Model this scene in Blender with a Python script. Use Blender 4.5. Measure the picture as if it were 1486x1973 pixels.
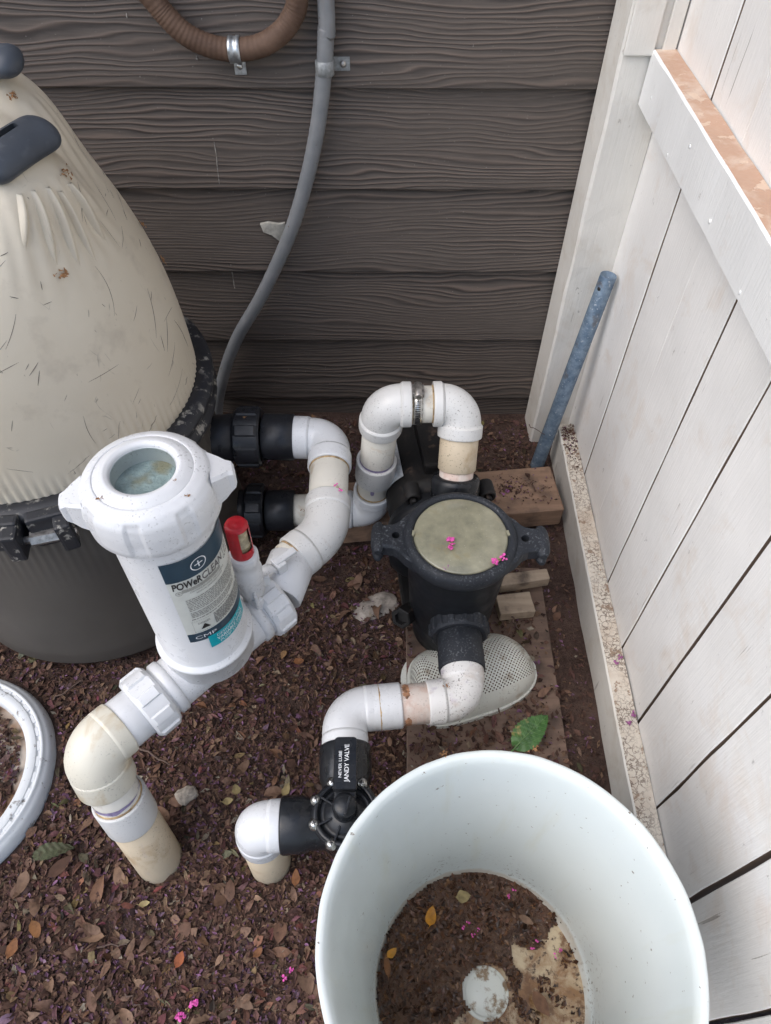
import bpy, bmesh, math, random
from mathutils import Vector, Matrix, noise

for o in list(bpy.data.objects):
    bpy.data.objects.remove(o)
sc = bpy.context.scene
COL = sc.collection
random.seed(7)
PI = math.pi
R = math.radians

# ------------------------------------------------------------------ camera
CAM = Vector((0, 0, 1.08))
ROT = Matrix(((0.9999381, 0.0017240, -0.0109911),
              (-0.0082606, 0.7768097, -0.6296812),
              (0.0074525, 0.6297331, 0.7767759)))
cd = bpy.data.cameras.new('camera')
cam = bpy.data.objects.new('camera', cd)
COL.objects.link(cam)
cam.matrix_world = Matrix.Translation(CAM) @ ROT.to_4x4()
cd.sensor_fit = 'VERTICAL'
cd.sensor_height = 24.0
cd.lens = 24.0 * 1355 / 1973
cd.clip_start = 0.02
cd.clip_end = 500
sc.camera = cam

# ------------------------------------------------------------------ light
SUN_EL, SUN_AZ = 50, 248          # azimuth measured from +Y clockwise
w = bpy.data.worlds.new('World')
sc.world = w
w.use_nodes = True
wn = w.node_tree
for n in list(wn.nodes):
    wn.nodes.remove(n)
sky = wn.nodes.new('ShaderNodeTexSky')
sky.sky_type = 'NISHITA'
sky.sun_disc = False
sky.sun_elevation = R(SUN_EL)
sky.sun_rotation = R(SUN_AZ)
sky.air_density = 1.0
sky.dust_density = 2.0
sky.ozone_density = 1.0
bg = wn.nodes.new('ShaderNodeBackground')
bg.inputs['Strength'].default_value = 0.15
wo = wn.nodes.new('ShaderNodeOutputWorld')
wn.links.new(sky.outputs[0], bg.inputs[0])
wn.links.new(bg.outputs[0], wo.inputs[0])
sd = bpy.data.lights.new('sun', 'SUN')
sd.energy = 1.3
sd.angle = R(75)
sd.color = (1.0, 0.978, 0.950)
sun = bpy.data.objects.new('sun', sd)
COL.objects.link(sun)
sdir = Vector((math.sin(R(SUN_AZ)) * math.cos(R(SUN_EL)), math.cos(R(SUN_AZ)) * math.cos(R(SUN_EL)), math.sin(R(SUN_EL))))
sun.rotation_euler = sdir.to_track_quat('Z', 'Y').to_euler()
sun.location = sdir * 5
sc.view_settings.view_transform = 'Standard'
sc.view_settings.look = 'None'
sc.view_settings.exposure = 0.68
sc.view_settings.gamma = 1.0
sc.view_settings.use_curve_mapping = False

# ------------------------------------------------------------------ survey helpers: where a sight line meets a real plane
def sight(x, y):
    return ROT @ Vector(((x - 743) / 1355, -(y - 986.5) / 1355, -1))

def at(x, y, z=0.0):
    d = sight(x, y)
    return CAM + d * ((z - CAM.z) / d.z)

def at_depth(x, y, Y):
    d = sight(x, y)
    return CAM + d * (Y / d.y)

def gh(x, y):          # height of the soil
    p = Vector((x * 6, y * 6, 0.3))
    q = Vector((x * 24, y * 24, 1.7))
    return 0.010 * noise.noise(p) + 0.004 * noise.noise(q)

# ------------------------------------------------------------------ materials
class G:
    def __init__(s, name):
        s.m = bpy.data.materials.new(name)
        s.m.use_nodes = True
        s.t = s.m.node_tree
        for n in list(s.t.nodes):
            s.t.nodes.remove(n)
        s.out = s.t.nodes.new('ShaderNodeOutputMaterial')
        s.b = s.t.nodes.new('ShaderNodeBsdfPrincipled')
        s.t.links.new(s.b.outputs[0], s.out.inputs[0])
        s.co = s.t.nodes.new('ShaderNodeTexCoord')

    def put(s, sock, v):
        if hasattr(v, 'is_output'):
            s.t.links.new(v, sock)
        elif isinstance(v, (tuple, list)) and len(v) == 3 and sock.type == 'RGBA':
            sock.default_value = (*v, 1)
        else:
            sock.default_value = v

    def n(s, typ, ins=None, **attrs):
        nd = s.t.nodes.new('ShaderNode' + typ)
        for k, v in attrs.items():
            setattr(nd, k, v)
        for k, v in (ins or {}).items():
            s.put(nd.inputs[k], v)
        return nd

    def P(s, **kw):
        for k, v in kw.items():
            s.put(s.b.inputs[k.replace('_', ' ')], v)

    def vec(s, scale=(1, 1, 1), rnd=False, src='Object'):
        v = s.co.outputs[src]
        if rnd:
            oi = s.n('ObjectInfo')
            mu = s.n('Math', {0: oi.outputs['Random'], 1: 37.0}, operation='MULTIPLY')
            v = s.n('VectorMath', {0: v, 1: mu.outputs[0]}, operation='ADD').outputs[0]
        return s.n('Mapping', {'Vector': v, 'Scale': scale}).outputs[0]

    def noise(s, v, scale, detail=3, rough=0.55, dist=0.0):
        return s.n('TexNoise', {'Vector': v, 'Scale': scale, 'Detail': detail, 'Roughness': rough, 'Distortion': dist}).outputs['Fac']

    def ramp(s, fac, lo, hi, a=0.0, b=1.0):
        return s.n('MapRange', {'Value': fac, 'From Min': lo, 'From Max': hi, 'To Min': a, 'To Max': b}).outputs[0]

    def mix(s, f, a, b, mode='MIX'):
        nd = s.n('Mix', data_type='RGBA', blend_type=mode)
        s.put(nd.inputs['Factor'], f)
        s.put(nd.inputs['A'] if False else nd.inputs[6], a)
        s.put(nd.inputs[7], b)
        return nd.outputs[2]

    def math(s, op, a, b=0.0):
        return s.n('Math', {0: a, 1: b}, operation=op).outputs[0]

    def bump(s, h, strength=0.3, dist=0.002):
        nb = s.n('Bump', {'Height': h, 'Strength': strength, 'Distance': dist})
        s.t.links.new(nb.outputs[0], s.b.inputs['Normal'])


def plain(name, col, rough=0.5, metal=0.0, var=0.15, scale=60, bump=0.1, bd=0.0006, **kw):
    g = G(name)
    v = g.vec()
    f = g.noise(v, scale, 4)
    c2 = tuple(max(0, c * (1 - var)) for c in col)
    c3 = tuple(min(1, c * (1 + var)) for c in col)
    g.P(Base_Color=g.mix(g.ramp(f, .3, .7), c2, c3), Roughness=g.ramp(f, .2, .8, max(.05, rough - .08), min(1, rough + .1)), Metallic=metal)
    if bump:
        g.bump(f, bump, bd)
    for k, x in kw.items():
        g.put(g.b.inputs[k.replace('_', ' ')], x)
    return g.m


def pvc(name, col, stain=(.42, .30, .17), stain_lo=.60, speck=.5, rough=.32, smear=(.45, .38, .33), smear_lo=.66):
    g = G(name)
    v = g.vec(rnd=True)
    c = g.mix(g.ramp(g.noise(v, 14, 3), .3, .75), col, tuple(x * .90 for x in col))
    st = g.ramp(g.noise(v, 22, 5, .6, .6), stain_lo, stain_lo + .16, 0, .75)
    c = g.mix(st, c, stain)
    sm = g.ramp(g.noise(g.vec((1, 1, .25), True), 60, 4, .6), smear_lo - .04, smear_lo + .12, 0, .6)
    c = g.mix(sm, c, smear)
    sp = g.ramp(g.noise(v, 380, 1), .66 - .06 * speck, .72, 0, .85 * min(1, speck + .2))
    pm = g.ramp(g.noise(v, 18, 2), .42, .62)
    sp = g.math('MULTIPLY', sp, pm)
    c = g.mix(sp, c, (.09, .075, .06))
    g.P(Base_Color=c, Roughness=g.ramp(g.noise(v, 40, 3), .3, .7, rough - .05, rough + .16))
    g.bump(g.noise(v, 260, 2), .06, .0006)
    return g.m


M = {}
M['pvc_white'] = pvc('pvc_white', (.665, .66, .64), stain_lo=.66, smear_lo=.68)
M['pvc_new'] = pvc('pvc_new', (.70, .71, .72), stain_lo=.76, speck=.15, smear_lo=.80, rough=.25)
M['pvc_cream'] = pvc('pvc_cream', (.70, .66, .55), stain=(.50, .38, .22), stain_lo=.56, speck=.4)
M['pvc_tan'] = pvc('pvc_tan', (.60, .50, .36), stain=(.40, .28, .16), stain_lo=.52, speck=.6, rough=.45)
M['pvc_pipe'] = pvc('pvc_pipe', (.74, .71, .63), stain=(.52, .40, .26), stain_lo=.58, speck=.4)
M['pvc_rust'] = pvc('pvc_rust', (.60, .46, .39), stain=(.27, .10, .04), stain_lo=.58, speck=.5, smear=(.66, .62, .57), smear_lo=.44)
M['pvc_dirty'] = pvc('pvc_dirty', (.70, .69, .67), stain=(.48, .40, .34), stain_lo=.54, speck=.8, smear=(.45, .40, .48), smear_lo=.60)
M['purple'] = plain('purple_primer', (.25, .21, .34), .5, var=.3, scale=200)
M['rust'] = plain('rust_stain', (.30, .155, .085), .7, var=.75, scale=150)
M['glue'] = plain('old_glue', (.36, .25, .13), .5, var=.5, scale=120)


def black(name, col, dust=(.20, .19, .18), dlo=.55, rough=.4, fine=300, amt=.6, spec=.38):
    g = G(name)
    v = g.vec()
    c = g.mix(g.ramp(g.noise(v, 9, 4), .3, .7), col, tuple(x * 1.7 for x in col))
    sp = g.ramp(g.noise(v, fine, 2), .56, .70, 0, 1)
    up = g.ramp(g.n('SeparateXYZ', {0: g.n('NewGeometry').outputs['Normal']}).outputs['Z'], .1, 1, .25, 1)
    d = g.math('MULTIPLY', g.ramp(g.noise(v, 24, 4, .6), dlo, dlo + .2, .12, 1), up)
    c = g.mix(g.math('MULTIPLY', g.math('MULTIPLY', sp, d), amt), c, dust)
    g.P(Base_Color=c, Roughness=g.ramp(g.noise(v, 30, 3), .3, .7, rough - .1, rough + .2), Specular_IOR_Level=spec)
    g.bump(g.noise(v, fine, 2), .15, .0008)
    return g.m


M['black'] = black('black_plastic', (.010, .011, .013), rough=.24, amt=.25, fine=160)
M['black_union'] = black('black_union', (.010, .011, .014), rough=.33, amt=.45, dust=(.16, .17, .19))
M['black_worn'] = black('black_weathered', (.014, .016, .020), dust=(.20, .21, .225), dlo=.40, rough=.52, fine=330, amt=.5, spec=.3)
M['pump_body'] = black('pump_body', (.008, .009, .011), dust=(.11, .08, .06), dlo=.58, rough=.45, fine=120, amt=.5, spec=.22)
M['motor'] = black('motor_black', (.010, .0095, .0095), dust=(.15, .10, .075), dlo=.48, rough=.5, fine=60, amt=.8, spec=.25)
M['handle_grey'] = black('handle_grey', (.040, .046, .056), dust=(.35, .35, .36), dlo=.60, rough=.42, fine=90, amt=.7)
M['steel'] = plain('steel', (.55, .55, .53), .28, 1.0, .3, 120, .1)
M['galv'] = plain('galvanised_strap', (.50, .53, .55), .38, .9, .35, 150, .2)
M['strap_dull'] = plain('dull_strap', (.26, .27, .27), .55, .3, .35, 150, .2)
M['steel_rust'] = plain('weathered_steel', (.38, .36, .34), .42, .9, .4, 140, .2)

# galvanised blue-grey pipe
g = G('galvanised_pipe')
v = g.vec()
c = g.mix(g.ramp(g.noise(v, 70, 4, .6), .35, .65), (.10, .15, .215), (.215, .285, .36))
c = g.mix(g.ramp(g.noise(v, 190, 3), .62, .72, 0, .8), c, (.50, .53, .55))
c = g.mix(g.ramp(g.noise(v, 34, 4), .60, .72, 0, .7), c, (.10, .075, .06))
g.P(Base_Color=c, Roughness=.5, Metallic=.35)
g.bump(g.noise(v, 200, 3), .2, .001)
M['galv_pipe'] = g.m

g = G('grey_conduit')
v = g.vec()
c = g.mix(g.ramp(g.noise(v, 20, 4), .3, .7), (.155, .165, .175), (.225, .23, .235))
c = g.mix(g.ramp(g.noise(g.vec((1, 1, .3)), 16, 3), .61, .70, 0, .7), c, (.16, .11, .085))
c = g.mix(g.ramp(g.noise(v, 90, 4), .68, .73, 0, .9), c, (.10, .05, .025))
g.P(Base_Color=c, Roughness=.45)
g.bump(g.noise(v, 120, 3), .2, .001)
M['conduit_grey'] = g.m
g = G('brown_conduit')
v = g.vec()
c = g.mix(g.ramp(g.noise(v, 26, 5), .3, .7), (.078, .046, .031), (.145, .090, .062))
g.P(Base_Color=c, Roughness=.65, Specular_IOR_Level=.25)
g.bump(g.noise(v, 160, 3), .2, .001)
M['conduit_brown'] = g.m

# embossed fibre-cement siding, stained dark
g = G('siding_grain')
v0 = g.vec(rnd=True)
sep = g.n('SeparateXYZ', {0: v0})
warp = g.noise(g.n('Mapping', {'Vector': v0, 'Scale': (1.5, 1, 7.0)}).outputs[0], 1.0, 3, .5)
warp2 = g.noise(g.n('Mapping', {'Vector': v0, 'Scale': (5.0, 1, 22.0)}).outputs[0], 1.0, 2, .5)
zz = g.math('ADD', sep.outputs['Z'], g.math('MULTIPLY', warp, .115))
zz = g.math('ADD', zz, g.math('MULTIPLY', warp2, .016))
xs = g.math('MULTIPLY', sep.outputs['X'], .05)
cv = g.n('CombineXYZ', {0: xs, 1: 0.0, 2: zz}).outputs[0]
jit = g.noise(cv, 60, 2, .6)
ph = g.math('ADD', g.math('MULTIPLY', zz, 2 * PI / .0078), g.math('MULTIPLY', jit, 9.0))
sn = g.n('Math', {0: ph}, operation='SINE').outputs[0]
sn2 = g.n('Math', {0: g.math('ADD', ph, -1.3)}, operation='SINE').outputs[0]
band = g.noise(g.n('Mapping', {'Vector': v0, 'Scale': (1.9, 1, 14.0)}).outputs[0], 1.0, 3, .6)
amp = g.ramp(band, .34, .58, .25, 1.0)
ridge = g.math('MULTIPLY', g.math('POWER', g.ramp(sn, -1, 1), 2.6), amp)
groove = g.math('MULTIPLY', g.math('POWER', g.ramp(sn2, 1, -1), 2.2), amp)
tick = g.noise(g.n('Mapping', {'Vector': v0, 'Scale': (24, 1, 460)}).outputs[0], 1.0, 3, .6)
c = g.mix(g.ramp(tick, .3, .7), (.080, .067, .058), (.114, .095, .082))
c = g.mix(g.math('MULTIPLY', ridge, .85), c, (.180, .138, .114))
c = g.mix(g.math('MULTIPLY', groove, .66), c, (.024, .021, .021))
h2 = g.math('ADD', g.math('SUBTRACT', ridge, groove), g.math('MULTIPLY', tick, .25))
c = g.mix(g.ramp(g.noise(v0, 330, 2), .735, .76, 0, .7), c, (.33, .31, .28))
g.P(Base_Color=c, Roughness=.62, Specular_IOR_Level=.3)
g.bump(h2, .35, .0014)
M['siding'] = g.m
M['drip'] = plain('paint_drip', (.20, .185, .165), .7, var=.5, scale=300)
M['siding_back'] = plain('siding_backing', (.02, .019, .018), .8)


def paint(name, col, dirt, dlo, crack=0.0, chips=.0, grain=.35, dirt_amt=.6, chipcol=(.20, .125, .085)):
    g = G(name)
    v = g.vec(rnd=True)
    st = g.n('Mapping', {'Vector': v, 'Scale': (40, 40, 3.0)}).outputs[0]
    gr = g.noise(st, 1.6, 4, .6, .8)
    fine = g.noise(v, 160, 3)
    c = g.mix(g.ramp(g.noise(v, 8, 3), .3, .7), col, tuple(x * .90 for x in col))
    d = g.ramp(g.noise(v, 13, 5, .65, .4), dlo, dlo + .22, 0, dirt_amt)
    c = g.mix(d, c, dirt)
    # scuffs and little dark specks
    c = g.mix(g.ramp(g.noise(g.n('Mapping', {'Vector': v, 'Scale': (60, 60, 26)}).outputs[0], 1.0, 4, .7), .69, .76, 0, .8), c, (.16, .13, .10))
    hh = g.math('ADD', g.math('MULTIPLY', gr, grain), g.math('MULTIPLY', fine, .25))
    if crack:
        vo = g.n('TexVoronoi', {'Vector': g.n('VectorMath', {0: v, 1: g.n('VectorMath', {0: g.n('TexNoise', {'Vector': v, 'Scale': 120.0, 'Detail': 3.0}).outputs['Color'], 3: .018}, operation='SCALE').outputs[0]}, operation='ADD').outputs[0], 'Scale': 120.0, 'Randomness': 1.0}, feature='DISTANCE_TO_EDGE').outputs['Distance']
        ck = g.ramp(g.math('ADD', vo, g.math('MULTIPLY', g.noise(v, 150, 3), .12)), .09, .16, 1, 0)
        ckm = g.math('MULTIPLY', ck, g.ramp(g.noise(v, 16, 3), .34, .56, 0, crack))
        c = g.mix(ckm, c, (.13, .085, .06))
        hh = g.math('SUBTRACT', hh, g.math('MULTIPLY', ckm, .8))
    if chips:
        ch = g.ramp(g.noise(v, 46, 5, .6), .60 - .1 * chips, .63 - .1 * chips)
        c = g.mix(g.math('MULTIPLY', ch, .85), c, chipcol)
        hh = g.math('SUBTRACT', hh, g.math('MULTIPLY', ch, .5))
    # long drying cracks along the grain
    lc = g.noise(g.n('Mapping', {'Vector': v, 'Scale': (150, 150, 7)}).outputs[0], 1.0, 2, .5)
    lm = g.math('MULTIPLY', g.ramp(lc, .70, .74), g.ramp(g.noise(v, 6, 2), .5, .6))
    c = g.mix(g.math('MULTIPLY', lm, .7), c, (.22, .19, .16))
    hh = g.math('SUBTRACT', hh, lm)
    br_s = g.noise(g.n('Mapping', {'Vector': v, 'Scale': (220, 220, 12)}).outputs[0], 1.0, 3, .6)
    hh = g.math('ADD', hh, g.math('MULTIPLY', br_s, .55))
    sc_ = g.math('MULTIPLY', g.ramp(g.noise(g.n('Mapping', {'Vector': v, 'Scale': (55, 55, 32), 'Rotation': (.5, .4, 0)}).outputs[0], 1.0, 5, .75), .66, .70), g.ramp(g.noise(v, 9, 2), .45, .6))
    c = g.mix(g.math('MULTIPLY', sc_, .6), c, (.30, .29, .28))
    g.P(Base_Color=c, Roughness=g.ramp(fine, .3, .7, .42, .62))
    g.bump(hh, .5, .0020)
    return g.m


M['paint_board'] = paint('paint_board', (.83, .815, .79), (.64, .53, .43), .54, dirt_amt=.5)
M['paint_rail'] = paint('paint_rail', (.80, .80, .785), (.55, .45, .36), .62)
M['paint_post'] = paint('paint_post', (.74, .715, .66), (.50, .43, .34), .54, grain=.6, dirt_amt=.55)
M['rail_top_tan'] = paint('rail_top_tan', (.52, .33, .23), (.70, .60, .50), .46, chips=.1, dirt_amt=.9, chipcol=(.66, .50, .38))
M['rail_top_cracked'] = paint('rail_top_cracked', (.68, .62, .53), (.42, .31, .22), .52, crack=.8, chips=.12, dirt_amt=.6, chipcol=(.27, .18, .12))
M['gap_filler'] = plain('raw_board_edge', (.16, .11, .08), .8)


def wood(name, a, b):
    g = G(name)
    v = g.vec(rnd=True)
    w1 = g.noise(v, 5, 3)
    z = g.n('Mapping', {'Vector': v, 'Scale': (6, 70, 70)}).outputs[0]
    l = g.noise(z, 1.2, 4, .6, .6)
    c = g.mix(g.ramp(l, .3, .7), a, b)
    c = g.mix(g.ramp(g.noise(v, 24, 5), .52, .72, 0, .8), c, (.055, .038, .03))
    g.P(Base_Color=c, Roughness=.75)
    g.bump(l, .4, .0015)
    return g.m


M['wood'] = wood('weathered_wood', (.19, .115, .075), (.30, .19, .125))
M['wood_pale'] = wood('pale_wood', (.29, .22, .16), (.42, .33, .24))
M['wood_dark'] = wood('dark_plywood', (.115, .075, .055), (.20, .13, .095))

# soil
g = G('soil')
v = g.vec()
c = g.mix(g.ramp(g.noise(v, 12, 5), .3, .7), (.046, .030, .025), (.098, .064, .052))
c = g.mix(g.ramp(g.noise(v, 110, 5, .7), .45, .72, 0, .8), c, (.125, .082, .066))
c = g.mix(g.ramp(g.noise(v, 230, 3, .7), .60, .72, 0, .8), c, (.018, .012, .010))
c = g.mix(g.ramp(g.noise(v, 60, 4), .64, .75, 0, .5), c, (.13, .06, .12))
g.P(Base_Color=c, Roughness=.95, Specular_IOR_Level=.1)
hh = g.math('ADD', g.noise(v, 90, 6, .7), g.math('MULTIPLY', g.noise(v, 340, 4), .5))
g.bump(hh, 1.0, .006)
M['soil'] = g.m

# litter, colour carried per piece
g = G('litter')
at_ = g.n('Attribute', attribute_name='tint')
v = g.vec()
c = g.mix(g.ramp(g.noise(v, 300, 3), .3, .7, 0, .5), at_.outputs['Color'], (.045, .03, .024))
g.P(Base_Color=c, Roughness=.9, Specular_IOR_Level=.12)
M['litter'] = g.m
g = G('wet_litter')
at_ = g.n('Attribute', attribute_name='tint')
g.P(Base_Color=at_.outputs['Color'], Roughness=.25, Specular_IOR_Level=.3)
M['wet_litter'] = g.m


def leafmat(name, cols, rough=.7, vein=None):
    g = G(name)
    v = g.vec()
    oi = g.n('ObjectInfo')
    r = g.n('ValToRGB', {0: oi.outputs['Random']})
    cr = r.color_ramp
    cr.interpolation = 'LINEAR'
    while len(cr.elements) < len(cols):
        cr.elements.new(.5)
    for i, c_ in enumerate(cols):
        cr.elements[i].position = i / max(1, len(cols) - 1)
        cr.elements[i].color = (*c_, 1)
    c = r.outputs[0]
    c = g.mix(g.ramp(g.noise(g.vec(rnd=True), 120, 4), .4, .75, 0, .6), c, (.05, .03, .022), 'MIX')
    g.P(Base_Color=c, Roughness=rough, Specular_IOR_Level=.2)
    vn = g.n('TexWave', {'Vector': v, 'Scale': 70.0, 'Distortion': 2.0, 'Detail': 1.0}, wave_type='BANDS', bands_direction='DIAGONAL').outputs['Fac']
    g.bump(g.math('ADD', vn, g.noise(v, 300, 3)), .25, .0006)
    return g.m


M['leaf'] = leafmat('brown_leaf', [(.080, .043, .031), (.185, .112, .074), (.125, .069, .049), (.26, .165, .108), (.155, .086, .062), (.21, .135, .092), (.105, .059, .044), (.20, .105, .062)])
M['leaf_red'] = leafmat('red_leaf', [(.27, .06, .03), (.30, .10, .04)])
M['leaf_orange'] = leafmat('orange_leaf', [(.22, .095, .045), (.27, .13, .05)])
M['leaf_yellow'] = leafmat('yellow_leaf', [(.28, .21, .09), (.32, .26, .13)])
M['leaf_amber'] = leafmat('amber_leaf', [(.52, .22, .02), (.55, .26, .03)], .35)
M['leaf_olive'] = leafmat('olive_leaf', [(.075, .085, .045), (.08, .09, .05)])
g = G('green_leaf')
v = g.vec()
c = g.mix(g.ramp(g.noise(v, 60, 4), .35, .7), (.040, .115, .026), (.075, .18, .042))
c = g.mix(g.ramp(g.noise(v, 38, 4), .63, .70, 0, .9), c, (.36, .27, .10))
g.P(Base_Color=c, Roughness=.42)
g.bump(g.noise(v, 200, 3), .2, .0008)
M['leaf_green'] = g.m
M['leaf_vein'] = plain('leaf_vein', (.10, .20, .06), .5)
M['petal'] = plain('pink_petal', (.62, .08, .34), .6, var=.4, scale=300)
M['petal_dull'] = plain('dull_petal', (.30, .10, .24), .7, var=.4, scale=300)
M['sepal'] = plain('flower_centre', (.32, .28, .06), .6)
M['husk'] = plain('dried_husk', (.30, .15, .06), .7, var=.5, scale=200)
M['twig'] = plain('twig_bark', (.10, .065, .05), .8)
M['stone'] = plain('pale_stone', (.33, .29, .24), .85, var=.3, scale=120, bump=.6, bd=.002)
M['concrete'] = plain('pale_concrete', (.33, .29, .25), .9, var=.35, scale=70, bump=.6, bd=.003)

# filter tank
g = G('tank_cream')
v = g.vec()
c = g.mix(g.ramp(g.noise(v, 5, 4), .3, .7), (.57, .50, .385), (.65, .585, .47))
c = g.mix(g.ramp(g.noise(v, 22, 5, .6), .56, .75, 0, .5), c, (.40, .34, .265))
def scratches(scale, rotv, thr, mlo):
    mp = g.n('Mapping', {'Vector': v, 'Rotation': rotv, 'Scale': (1, 1, .35)}).outputs[0]
    wob = g.n('TexNoise', {'Vector': mp, 'Scale': 14.0, 'Detail': 2.0}).outputs['Color']
    mp2 = g.n('VectorMath', {0: mp, 1: g.n('VectorMath', {0: wob, 3: .06}, operation='SCALE').outputs[0]}, operation='ADD').outputs[0]
    ed = g.n('TexVoronoi', {'Vector': mp2, 'Scale': scale}, feature='DISTANCE_TO_EDGE').outputs['Distance']
    ln = g.ramp(ed, thr * .4, thr, 1, 0)
    return g.math('MULTIPLY', ln, g.ramp(g.noise(mp, scale * 1.1, 3, .6), mlo, mlo + .07))
for scl, rv, thr, mlo in ((34, (.1, .9, 2.0), .008, .59),):
    c = g.mix(g.math('MULTIPLY', scratches(scl, rv, thr, mlo), .5), c, (.085, .072, .06))
c = g.mix(g.ramp(g.noise(g.n('Mapping', {'Vector': v, 'Scale': (130, 130, 34)}).outputs[0], 1.0, 3, .65), .70, .76, 0, .8), c, (.11, .09, .07))
g.P(Base_Color=c, Roughness=.46)
g.bump(g.noise(v, 90, 4), .12, .001)
M['tank_cream'] = g.m
g = G('tank_dark')
v = g.vec()
c = g.mix(g.ramp(g.noise(v, 6, 4), .3, .7), (.060, .053, .046), (.088, .079, .069))
g.P(Base_Color=c, Roughness=.55)
g.bump(g.noise(v, 60, 3), .1, .001)
M['tank_dark'] = g.m
g = G('band_worn')
v = g.vec()
c = g.mix(g.ramp(g.noise(v, 60, 5, .65), .56, .62), (.016, .017, .021), (.30, .285, .25))
c = g.mix(g.ramp(g.noise(v, 20, 3), .40, .55, 1, 0), c, (.018, .019, .024))
g.P(Base_Color=c, Roughness=.5)
g.bump(g.noise(v, 60, 5, .65), .4, .0015)
M['band'] = g.m

M['scratch'] = plain('scratch_dirt', (.16, .135, .11), .8, bump=0)
# feeder
M['feeder'] = pvc('feeder_white', (.70, .705, .71), stain_lo=.78, speck=.35, smear_lo=.76, rough=.28)
g = G('murky_window')
v = g.vec()
c = g.mix(g.ramp(g.noise(v, 40, 5, .6, .8), .35, .68), (.30, .35, .34), (.58, .63, .62))
c = g.mix(g.ramp(g.noise(v, 24, 3), .54, .66, 0, .8), c, (.36, .28, .15))
g.P(Base_Color=c, Roughness=.15)
g.bump(g.noise(v, 70, 5, .7), .9, .006)
M['murky'] = g.m
g = G('clear_pane')
tr = g.n('BsdfTransparent', {'Color': (.80, .87, .87)})
gl_ = g.n('BsdfGlossy', {'Roughness': .06})
fr = g.n('LayerWeight', {'Blend': .12})
mx = g.t.nodes.new('ShaderNodeMixShader')
g.t.links.new(g.ramp(fr.outputs['Fresnel'], 0, 1, .05, 1), mx.inputs[0])
g.t.links.new(tr.outputs[0], mx.inputs[1])
g.t.links.new(gl_.outputs[0], mx.inputs[2])
g.t.links.new(mx.outputs[0], g.out.inputs[0])
M['pane'] = g.m
g = G('pump_lens')
v = g.vec()
c = g.mix(g.ramp(g.noise(v, 34, 6, .7, .1), .3, .7), (.18, .175, .125), (.31, .295, .205))
c = g.mix(g.ramp(g.noise(v, 22, 4, .6, .4), .56, .70, 0, .75), c, (.25, .20, .095))
c = g.mix(g.ramp(g.noise(v, 380, 2), .68, .73, 0, .6), c, (.45, .45, .40))
g.P(Base_Color=c, Roughness=.30, Coat_Weight=.8, Coat_Roughness=.10)
g.bump(g.noise(v, 120, 3), .12, .001)
M['lens'] = g.m
M['red'] = plain('red_plastic', (.46, .012, .022), .35, var=.12, scale=200)
M['clear_insert'] = plain('amber_insert', (.40, .34, .22), .25, var=.4, scale=90)
M['navy'] = plain('navy_ink', (.022, .050, .075), .4, var=.1)
M['paper'] = plain('label_paper', (.60, .61, .56), .45, var=.06)
M['teal'] = plain('teal_ink', (.0, .36, .42), .4, var=.05)
M['ink'] = plain('black_ink', (.02, .018, .018), .5, bump=0)
M['ink_grey'] = plain('grey_ink', (.17, .165, .155), .5, bump=0)
M['ink_outline'] = plain('outline_ink', (.13, .12, .12), .5, bump=0)
M['white_ink'] = plain('white_ink', (.80, .81, .82), .5, bump=0, var=.03)
M['red_ink'] = plain('red_ink', (.55, .10, .06), .5, bump=0)

# bucket
g = G('bucket_plastic')
v = g.vec()
c = g.mix(g.ramp(g.noise(v, 7, 3), .35, .7), (.69, .735, .72), (.65, .70, .685))
c = g.mix(g.ramp(g.noise(g.n('Mapping', {'Vector': v, 'Scale': (34, 34, 3)}).outputs[0], 1.0, 4, .6), .56, .74, 0, .35), c, (.60, .60, .47))
c = g.mix(g.ramp(g.noise(v, 130, 3, .6), .70, .73, 0, .85), c, (.16, .12, .08))
zc_ = g.n('SeparateXYZ', {0: v}).outputs['Z']
spl = g.math('MULTIPLY', g.ramp(g.noise(v, 210, 3, .6), .58, .64), g.ramp(zc_, .085, .015, 0, .9))
c = g.mix(g.math('MULTIPLY', spl, g.ramp(g.noise(v, 16, 3), .42, .58)), c, (.13, .085, .05))
c = g.mix(g.ramp(g.math('ADD', zc_, g.math('MULTIPLY', g.noise(v, 14, 4), .03)), .034, .028, 0, .55), c, (.40, .30, .19))
g.P(Base_Color=c, Roughness=g.ramp(g.noise(v, 20, 4), .3, .7, .30, .46))
wv = g.n('TexNoise', {'Vector': g.n('Mapping', {'Vector': v, 'Scale': (2, 2, 90)}).outputs[0], 'Scale': 1.0, 'Detail': 3.0}).outputs['Fac']
g.bump(wv, .10, .001)
M['bucket'] = g.m
g = G('bucket_floor')
v = g.vec()
c = g.mix(g.ramp(g.noise(v, 30, 6, .65, .6), .40, .62), (.52, .41, .26), (.25, .13, .05))
c = g.mix(g.ramp(g.noise(v, 55, 6, .7), .50, .60, 0, .9), c, (.16, .075, .028))
c = g.mix(g.ramp(g.noise(v, 95, 5, .65), .56, .64, 0, .95), c, (.055, .028, .014))
g.P(Base_Color=c, Roughness=.18)
M['bucket_floor'] = g.m
g = G('wet_sludge')
v = g.vec()
c = g.mix(g.ramp(g.noise(v, 40, 6, .7), .3, .7), (.040, .018, .009), (.140, .066, .034))
c = g.mix(g.ramp(g.noise(v, 130, 5, .7), .5, .7, 0, .8), c, (.18, .11, .07))
g.P(Base_Color=c, Roughness=g.ramp(g.noise(v, 60, 3), .3, .7, .10, .5))
g.bump(g.noise(v, 150, 6, .75), .8, .004)
M['sludge'] = g.m
g = G('nub_plastic')
v = g.vec()
c = g.mix(g.ramp(g.noise(v, 60, 5, .65), .52, .62, 0, .9), (.66, .66, .60), (.22, .13, .06))
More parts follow.
